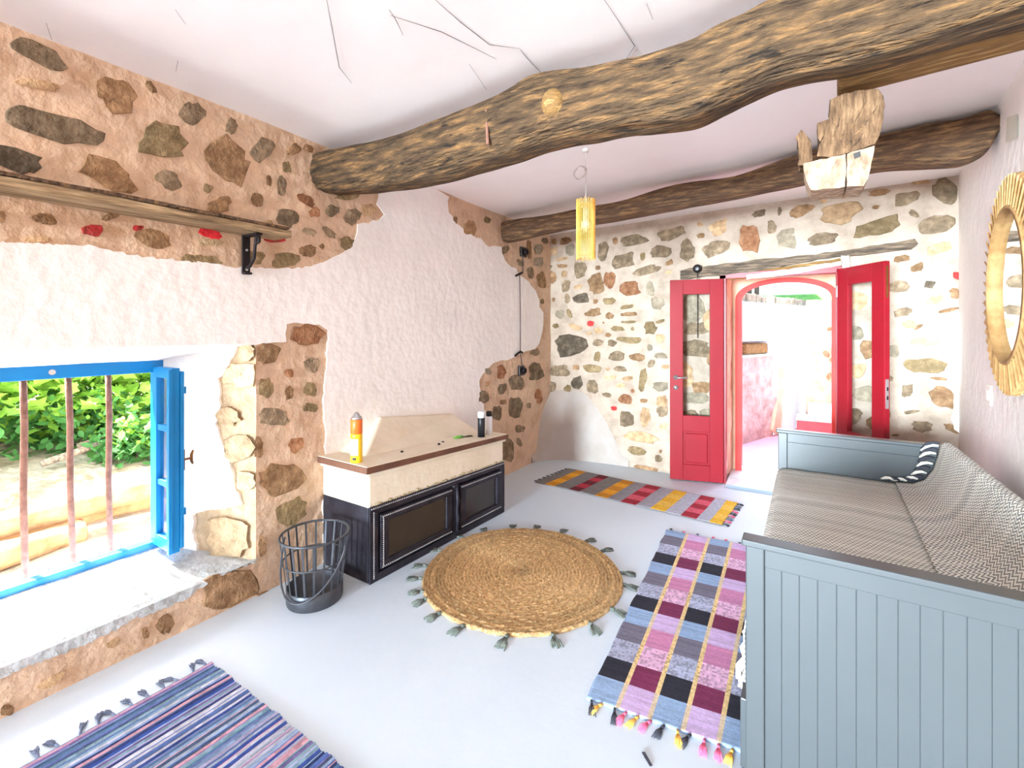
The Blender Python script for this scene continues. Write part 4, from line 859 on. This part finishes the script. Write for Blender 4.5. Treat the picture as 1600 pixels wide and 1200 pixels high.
p = onZ(1010, 1187); tag(G().hexa([p+Vc(-.022, .016, .001), p+Vc(.018, -.02, .001), p+Vc(.026, -.014, .001), p+Vc(-.012, .022, .001), p+Vc(-.022, .016, .005), p+Vc(.018, -.02, .004), p+Vc(.026, -.014, .004), p+Vc(-.012, .022, .006)]).obj('dry_leaf', M_fringe_d), 'small dark dry leaf on the white floor in front of the plaid rug', 'leaf')
# ---------------------------------------------------------------- daybed
BX0, BX1, BY0, BY1, BZ = -.175, .715, 1.722, 3.78, .85
bed = thing('daybed', 'grey painted wooden daybed with tongue and groove end panels', 'bed', ((BX0+BX1)/2, (BY0+BY1)/2, 0))
def bb(a, b, nm, bev=.004, m=M_grey, par=None): return G().box(a, b).obj(nm, m, par or bed, False, bev)
def endpanel(y0, y1, face):
    r = bpy.data.objects.new('end_panel', None); C.objects.link(r); r.parent = bed; ORG[r.name] = ORG[bed.name]
    bb((BX0, y0, 0), (BX0+.055, y1, BZ-.022), 'post', .004, M_grey, r); bb((BX1-.055, y0, 0), (BX1, y1, BZ-.022), 'post', .004, M_grey, r)
    bb((BX0-.012, y0-.012, BZ-.022), (BX1+.012, y1+.012, BZ), 'top_cap', .005, M_grey, r)
    bb((BX0+.055, y0+.006, BZ-.085), (BX1-.055, y1-.006, BZ-.022), 'top_rail', .003, M_grey, r)
    bb((BX0+.055, y0+.006, .03), (BX1-.055, y1-.006, .10), 'bottom_rail', .003, M_grey, r)
    bb((BX0+.055, y0+.015, .10), (BX1-.055, y1-.015, BZ-.085), 'panel_core', 0, M_grey, r)
    if face > 0:
        bb((BX0+.055, y0+.010, .10), (BX1-.055, y1-.010, BZ-.085), 'flat_panel', .002, M_grey, r); return r
    nB = 16; w = (BX1-BX0-.11)/nB
    for i in range(nB):
        x = BX0+.055+w*i; bb((x+.0005, y0+.012, .10), (x+w-.0005, y1-.012, BZ-.085), 'board', .0016, M_grey, r)
    return r
endpanel(BY0, BY0+.045, -1); endpanel(BY1-.045, BY1, 1)
bb((BX0+.005, BY0+.045, .30), (BX0+.03, BY1-.045, .36), 'front_rail'); bb((BX0-.022, BY0+.05, .035), (BX0, (BY0+BY1)/2-.004, .275), 'drawer_front'); bb((BX0-.022, (BY0+BY1)/2+.004, .035), (BX0, BY1-.05, .275), 'drawer_front')
bb((BX0+.03, BY0+.045, .24), (BX1-.03, BY1-.045, .30), 'slat_base'); bb((BX1-.03, BY0+.045, .05), (BX1, BY1-.045, BZ-.02), 'back_panel')
for y in (BY0+.5, BY1-.5): G().tube([Vc(BX0-.022, y, .16), Vc(BX0-.034, y, .16), Vc(BX0-.045, y, .16)], [.006, .007, .015], 12).obj('drawer_knob', M_grey, bed, True)
mt = G().box((BX0+.02, BY0+.05, .302), (BX1-.04, BY1-.05, .565)).obj('mattress', M_wh, None, False, .03); tag(mt, 'white mattress inside the grey daybed under the herringbone spread', 'mattress')
def cloth(name, m, prof, y0, y1, ny, amp, seed, lab, cat, blend=None):
    v = []; f = []; uv = []; L = [0]
    for i in range(1, len(prof)): L.append(L[-1]+math.dist(prof[i], prof[i-1]))
    for j in range(ny+1):
        y = y0+(y1-y0)*j/ny
        for i, (x, z) in enumerate(prof):
            if blend: x, z = blend(x, z, j/ny, i/(len(prof)-1))
            d = amp*(nz((x*1.5, y, z), 4, seed)+.5*nz((x, y, z), 11, seed+1)); v.append(Vc(x, y+.3*d, z+abs(d))); uv.append((y, L[i]))
    n = len(prof)
    for j in range(ny):
        for i in range(n-1): f.append([j*n+i, j*n+i+1, (j+1)*n+i+1, (j+1)*n+i])
    o = mk(name, v, f, m, None, True, 0, None, uv); s = o.modifiers.new('cloth', 'SOLIDIFY'); s.thickness = .005; s.offset = 1
    return tag(o, lab, cat)
def dense(pr, n):
    out = []
    for i in range(len(pr)-1):
        for k in range(n): out.append((pr[i][0]+(pr[i+1][0]-pr[i][0])*k/n, pr[i][1]+(pr[i+1][1]-pr[i][1])*k/n))
    return out+[pr[-1]]
sp = dense([(BX0-.006, .33), (BX0-.008, .50), (BX0+.0, .555), (BX0+.03, .577), (.0, .580), (.2, .582), (.4, .582), (.60, .580)], 5)
spread = cloth('bedspread', M_spread, sp, BY0+.052, BY1-.052, 90, .006, 3, 'grey and off-white herringbone bedspread covering the daybed mattress', 'bedspread')
thp = dense([(.46, .596), (.54, .602), (.60, .635), (.64, .71), (.66, .79), (.672, .85), (.684, .868), (.705, .872), (.722, .862), (.724, .80)], 5)
def tb(x, z, j, i):
    if i < .45: x = x-.05*(1-j)*(1-i/.45)*1.0; z = z+.0
    return x, z
throw = cloth('throw', M_throw, thp, BY0+.06, BY1-.075, 90, .010, 8, 'herringbone throw with knotted fringe draped over the back of the daybed', 'throw', tb)
for i in range(14):
    s = i/13; k = min(len(thp)-1, int(s*26)); x, z = thp[k]; p = Vc(x-.01, BY1-.078, z+.016)
    d = Vc(-.6, -.25, -.35) if i < 10 else Vc(-.5, .2, .3)
    g = G(); q = p+Vc(-.035-.02*s, .012, -.02*s+.006)
    g.tube([p, (p+q)/2+Vc(0, 0, .006), q, q+Vc(-.025, .004, -.012-.02*s)], [.006, .009, .011, .005], 7)
    g.obj('fringe_knot', M_cust if i % 2 == 0 else M_fringe_d, throw, True)
rq = random.Random(21)
for i in range(15):
    y = BY0+.30+i*.12+rq.uniform(-.02, .02); p = Vc(BX0-.016, y, .34); dx = rq.uniform(.01, .03)
    g = G(); g.tube([p, p+Vc(-dx, .02, -.05), p+Vc(-.006-dx*.5, .04, -.10)], [.010, .014, .010], 7)
    g.tube([p+Vc(0, .07, 0), p+Vc(-dx*.6, .05, -.05), p+Vc(-.006-dx*.5, .04, -.10)], [.010, .012, .010], 7)
    for k in range(5): g.tube([p+Vc(-.006-dx*.5, .04, -.095), p+Vc(-.010-dx*rq.uniform(.2, 1.6), .04+rq.uniform(-.03, .03), -.15), p+Vc(-.012-dx*rq.uniform(.2, 1.8), .04+rq.uniform(-.04, .04), -.20)], [.008, .009, .004], 6)
    g.obj('fringe_tassel', M_cust, spread, True)
# ---------------------------------------------------------------- courtyard beyond the door
struct(G().box((-3, 5.50, -.12), (3, 10.5, -.004)).obj('floor_courtyard', M_pinkfloor))
P0, P1 = Vc(-.78, 6.80, 0), Vc(.02, 8.95, 0); cd = (P1-P0).normalized(); cn = Vc(cd.y, -cd.x, 0)
cw = struct(thing('wall_courtyard', None, None, P0))
def cq(a0, a1, z0, z1, o, th=.35): return [P0+cd*a+cn*q+Vc(0, 0, z) for z in (z0, z1) for a, q in ((a0, o), (a1, o), (a1, o-th), (a0, o-th))]
G().box((-1.9, 5.6, -.1), (-1.6, 11.5, 5.2)).obj('added_sun_blocker', M_outwall, cw)  # unseen wall added to keep the sun off the courtyard
patch('rubble_base', M_pinkwall, [P0+cd*0, P0+cd*1.35, P0+cd*1.35+Vc(0, 0, 1.19), P0+Vc(0, 0, 1.19)], 26, 22, .05, 4, 21, cw)
G().hexa(cq(0, 1.15, 1.17, 1.20, .03)).obj('niche_ledge', M_outwall, cw, False, .006)
G().hexa(cq(.0, 2.3, 1.39, 1.93, .02)).obj('upper_wall', M_outwall, cw, False, .01); G().hexa(cq(1.0, 2.3, 0, 1.40, .012)).obj('lower_wall', M_outwall, cw, False, .01)
G().hexa(cq(-.05, 1.0, 1.18, 1.41, -.26, .05)).obj('niche_back', M_marble, cw)
g = G().prism([P0+cd*a+cn*.012+Vc(0, 0, z) for a, z in ((.9, .1), (1.0, .35), (1.1, .7), (1.18, 1.0), (1.3, 1.22), (1.42, 1.28), (1.44, 1.2), (1.3, 1.0), (1.25, .7), (1.2, .3), (1.15, .0))], cn*.03); g.obj('pipe_chase', M_peach, cw, False, .01)
nb = P0+cd*.62-cn*.06+Vc(0, 0, 1.202)
bxn = thing('stone_block', 'rough yellow stone block standing in the courtyard wall niche', 'stone block', nb)
G().hexa([nb+cd*a+cn*o+Vc(0, 0, z) for z, e in ((0, 0), (.155, .01)) for a, o in ((-.40+e, .05), (.27-e, .05), (.27-e, -.12), (-.40+e, -.12))]).obj('block', ST['o'] if False else M_timber, bxn, False, .03)
rs = random.Random(31)
for i in range(16):
    a = .05+i*.15; c = P0+cd*a-cn*.1+Vc(0, 0, 1.93); r = rs.uniform(.07, .1); v = []
    for k in range(8): v.append(c+cd*(r*(1.1 if k & 1 else -1.1)*rs.uniform(.8, 1))+cn*(r*(1 if k & 2 else -1)*rs.uniform(.8, 1))+Vc(0, 0, (.11 if k & 4 else 0)*rs.uniform(.8, 1.2)))
    G().add(v, [[0, 1, 3, 2], [4, 6, 7, 5], [0, 4, 5, 1], [2, 3, 7, 6], [0, 2, 6, 4], [1, 5, 7, 3]]).obj('coping_stone', ST['l'], cw, False, .015)
bank = G().hexa([(-2.2, 8.6, 1.4), (1.2, 10.2, 1.4), (1.2, 11.5, 1.4), (-2.2, 11.5, 1.4), (-2.2, 8.6, 2.05), (1.2, 10.2, 2.05), (1.2, 11.5, 2.3), (-2.2, 11.5, 2.3)])
M_grass = mat('grass_green', lin(110, 170, 60), lin(70, 120, 40), .9, 10)
struct(bank.obj('terrain_bank', M_grass))
for i, x in enumerate((-1.05, -.92, -.80)):
    t_ = thing('fence_post', ('weathered grey fence post on the bank, nearest the arch side', 'weathered grey fence post, middle of the three on the bank', 'weathered grey fence post, next to the bank grass')[i], 'post', (x, 9.6, 2.0), 'fence posts on the courtyard bank')
    G().tube([Vc(x, 9.6, 1.95), Vc(x+.01, 9.6, 2.35), Vc(x+.02, 9.6, 2.9)], [.045, .042, .038], 10).obj('post', M_lintel, t_)
# rough stone wall and red steps on the right of the courtyard
SY = 8.3
wc = struct(G().box((-.02, SY, -.05), (2.2, SY+.3, 2.0)).obj('wall_garden', M_mortarP))
rs = random.Random(41)
for i in range(60):
    px, py = rs.uniform(1268, 1420), rs.uniform(482, 650)
    if px < 1300-(py-480)*.16: continue
    stone(px, py, rs.uniform(7, 16), rs.uniform(6, 12), rs.uniform(-20, 20), rs.choice('ttrb'), ((0, SY, 0), Vc(0, -1, 0)), wc, rs, .03, 8)
stp = struct(thing('stair_courtyard', None, None, (.4, 7.4, 0)))
G().box((-.15, 6.95, -.01), (1.6, 7.30, .17)).obj('step', M_stepred, stp, False, .01); G().box((-.12, 7.25, -.01), (1.6, 7.65, .34)).obj('step', M_stepred, stp, False, .01)
G().box((-.16, 6.93, .17), (1.6, 7.30, .20)).obj('tread', M_outwall, stp, False, .006); G().box((-.13, 7.23, .34), (1.6, 7.65, .37)).obj('tread', M_pinkwall, stp, False, .006)
G().box((0.0, 7.65, -.01), (1.6, 8.29, .46)).obj('landing', M_outwall, stp, False, .01)
# ---------------------------------------------------------------- garden beyond the window
M_soil = mat('dry_garden_soil', lin(170, 158, 138), lin(120, 106, 84), .95, 4, bump=.8, bscale=10, bdist=.05)
def gz(x, y): return .10+max(0, -x-4.2)*.20+.07*nz((x, y, 0), 1.1, 9)
g = G(); n = 40
for j in range(n+1):
    for i in range(n+1): x = -3.44-9*i/n; y = -5+12*j/n; g.v.append(Vc(x, y, gz(x, y)))
for j in range(n):
    for i in range(n): a = j*(n+1)+i; g.f.append([a, a+1, a+n+2, a+n+1])
GG = struct(mk('ground_garden', g.v, g.f, M_soil, None, True))
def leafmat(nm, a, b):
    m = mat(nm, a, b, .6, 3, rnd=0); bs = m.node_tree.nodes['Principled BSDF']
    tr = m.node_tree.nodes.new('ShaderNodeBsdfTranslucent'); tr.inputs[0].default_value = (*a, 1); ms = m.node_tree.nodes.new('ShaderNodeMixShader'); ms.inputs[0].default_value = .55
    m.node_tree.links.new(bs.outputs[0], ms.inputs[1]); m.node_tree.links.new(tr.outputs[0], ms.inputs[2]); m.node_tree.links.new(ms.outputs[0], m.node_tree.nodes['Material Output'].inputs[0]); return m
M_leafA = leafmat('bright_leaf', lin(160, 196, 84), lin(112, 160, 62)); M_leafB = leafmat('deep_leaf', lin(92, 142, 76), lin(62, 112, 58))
def foliage(name, m, par, centres, count, size, seed, lobed=True):
    rnd = random.Random(seed); g = G()
    for i in range(count):
        c, r = rnd.choice(centres); d = Vector((rnd.gauss(0, 1), rnd.gauss(0, 1), rnd.gauss(0, 1))).normalized()*r*rnd.random()**.4
        p = Vector(c)+Vc(d.x, d.y, d.z*.8); s = size*rnd.uniform(.6, 1.2)
        R_ = Matrix.Rotation(rnd.uniform(0, 6.3), 3, 'Z') @ Matrix.Rotation(rnd.uniform(-.9, .9), 3, 'X') @ Matrix.Rotation(rnd.uniform(-.9, .9), 3, 'Y')
        o = [(0, -.5), (.22, -.2), (.5, -.05), (.28, .12), (.3, .42), (.08, .25), (0, .6), (-.08, .25), (-.3, .42), (-.28, .12), (-.5, -.05), (-.22, -.2)] if lobed else [(0, -.5), (.22, -.1), (.2, .2), (0, .5), (-.2, .2), (-.22, -.1)]
        vs = [p+R_ @ Vc(a*s, b*s, .12*s*(abs(a)*2)**2) for a, b in o]; k = len(vs)
        g.add([p]+vs, [[0, 1+q, 1+(q+1) % k] for q in range(k)])
    return tag(g.obj(name, m, par), None, None, None, 'stuff')
ft = thing('fig_tree', 'bright green fig tree with large lobed leaves outside the window', 'tree', (-6.6, 1.4, .6))
G().tube([Vc(-6.6, 1.4, .4), Vc(-6.55, 1.5, 1.0), Vc(-6.4, 1.3, 1.5), Vc(-6.5, 1.0, 1.9)], [.10, .08, .06, .03], 10).obj('trunk', M_lintel, ft, True)
for q in ((-5.9, .6, 1.5), (-5.8, 1.9, 1.6), (-6.0, 2.5, 1.5), (-6.2, 0.0, 1.6), (-6.9, 1.8, 1.8)): G().tube([Vc(-6.5, 1.35, 1.2), (Vc(-6.5, 1.35, 1.2)+Vector(q))/2+Vc(0, 0, .12), Vector(q)], [.04, .03, .012], 7).obj('branch', M_lintel, ft, True)
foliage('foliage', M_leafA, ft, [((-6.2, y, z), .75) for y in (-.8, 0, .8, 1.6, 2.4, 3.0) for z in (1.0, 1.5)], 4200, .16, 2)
foliage('shade_tinted_foliage', M_leafB, ft, [((-6.7, y, z), .8) for y in (-.8, .2, 1.2, 2.2, 3.2) for z in (.8, 1.4)], 2400, .17, 3)  # deeper green puts shade into the colour of the rear leaves
for i, (x, y, r, lab) in enumerate(((-6.0, .5, .55, 'leafy green bush outside behind the nearest window bar'), (-5.7, -.6, .5, 'leafy green bush at the near edge of the garden view'), (-5.9, 1.5, .45, 'low leafy bush under the fig tree'), (-5.3, 1.75, .3, 'small green plant behind the stacked logs'), (-6.1, 2.4, .5, 'leafy green bush farthest along the garden bank'))):
    z = gz(x, y); t_ = thing('garden_bush', lab, 'bush', (x, y, z)); G().tube([Vc(x, y, z-.03), Vc(x+.02, y, z+r*.8)], [.02, .008], 6).obj('stem', M_lintel, t_)
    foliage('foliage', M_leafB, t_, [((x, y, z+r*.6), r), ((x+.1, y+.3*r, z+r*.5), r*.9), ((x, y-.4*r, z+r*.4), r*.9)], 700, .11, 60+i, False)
    foliage('light_tinted_foliage', M_leafA, t_, [((x, y, z+r*.75), r*.8)], 200, .10, 70+i, False)  # brighter green puts light into the colour of the upper leaves
(foliage('ground_cover', M_leafB, GG, [((-5.6-rs.random()*2.4, -1.2+rs.random()*4.5, .40+rs.random()*.4), .35) for _ in range(40)], 3000, .07, 5, False))
M_log = mat('split_log', lin(176, 140, 102), lin(124, 90, 60), .85, 6, (1, 1, 1), .6, 10); M_logend = mat('log_end_grain', lin(166, 96, 60), lin(120, 66, 42), .85, 20)
def logm(a, b, r, lab, seed):
    a, b = Vector(a), Vector(b); t_ = thing('garden_log', lab, 'log', (a+b)/2, 'logs lying outside the window')
    pts = [a+(b-a)*k/8+Vc(.01*nz((k, 0, 0), 1, seed), 0, .012*nz((k, 3, 0), 1, seed)) for k in range(9)]
    G().tube(pts, [r*(1+.08*nz((k, 5, 0), 1, seed)) for k in range(9)], 12, False).obj('bark', M_log, t_, True)
    d = (b-a).normalized()
    for e, s in ((a, -1), (b, 1)): G().tube([e-d*.003*s, e+d*.004*s], r*.97, 12).obj('cut_end', M_logend, t_)
XLg = -4.35
la, lb = onX(18, 880, -4.0), onX(190, 815, -4.35)
zz = gz(-4.2, .6)
logm(Vc(-4.00, .22, zz+.09), Vc(-4.15, 1.05, zz+.09), .085, 'pale garden log nearest the window with orange cut end', 1)
logm(Vc(-4.42, .30, zz+.09), Vc(-4.45, 1.9, zz+.09), .085, 'pale garden log lying behind the nearest one', 2)
logm(Vc(-4.22, .55, zz+.235), Vc(-4.30, 1.9, zz+.235), .085, 'pale garden log on top of the two others', 3)
for i in range(4):
    a = Vc(-5.3-.3*i, 1.1+.3*i, gz(-5.3-.3*i, 1.1+.3*i)+.10); b = a+Vc(-.3, 1.6, .35)
    tag(G().tube([a, (a+b)/2+Vc(0, 0, -.03), b], [.03, .025, .015], 8).obj('dry_branch', M_lintel, None, True), ('dry grey branch leaning behind the logs, lowest', 'dry grey branch on the bank, second above the logs', 'dry grey branch on the bank, third above the logs', 'dry grey branch highest on the garden bank')[i], 'branch', 'dry branches on the garden bank')
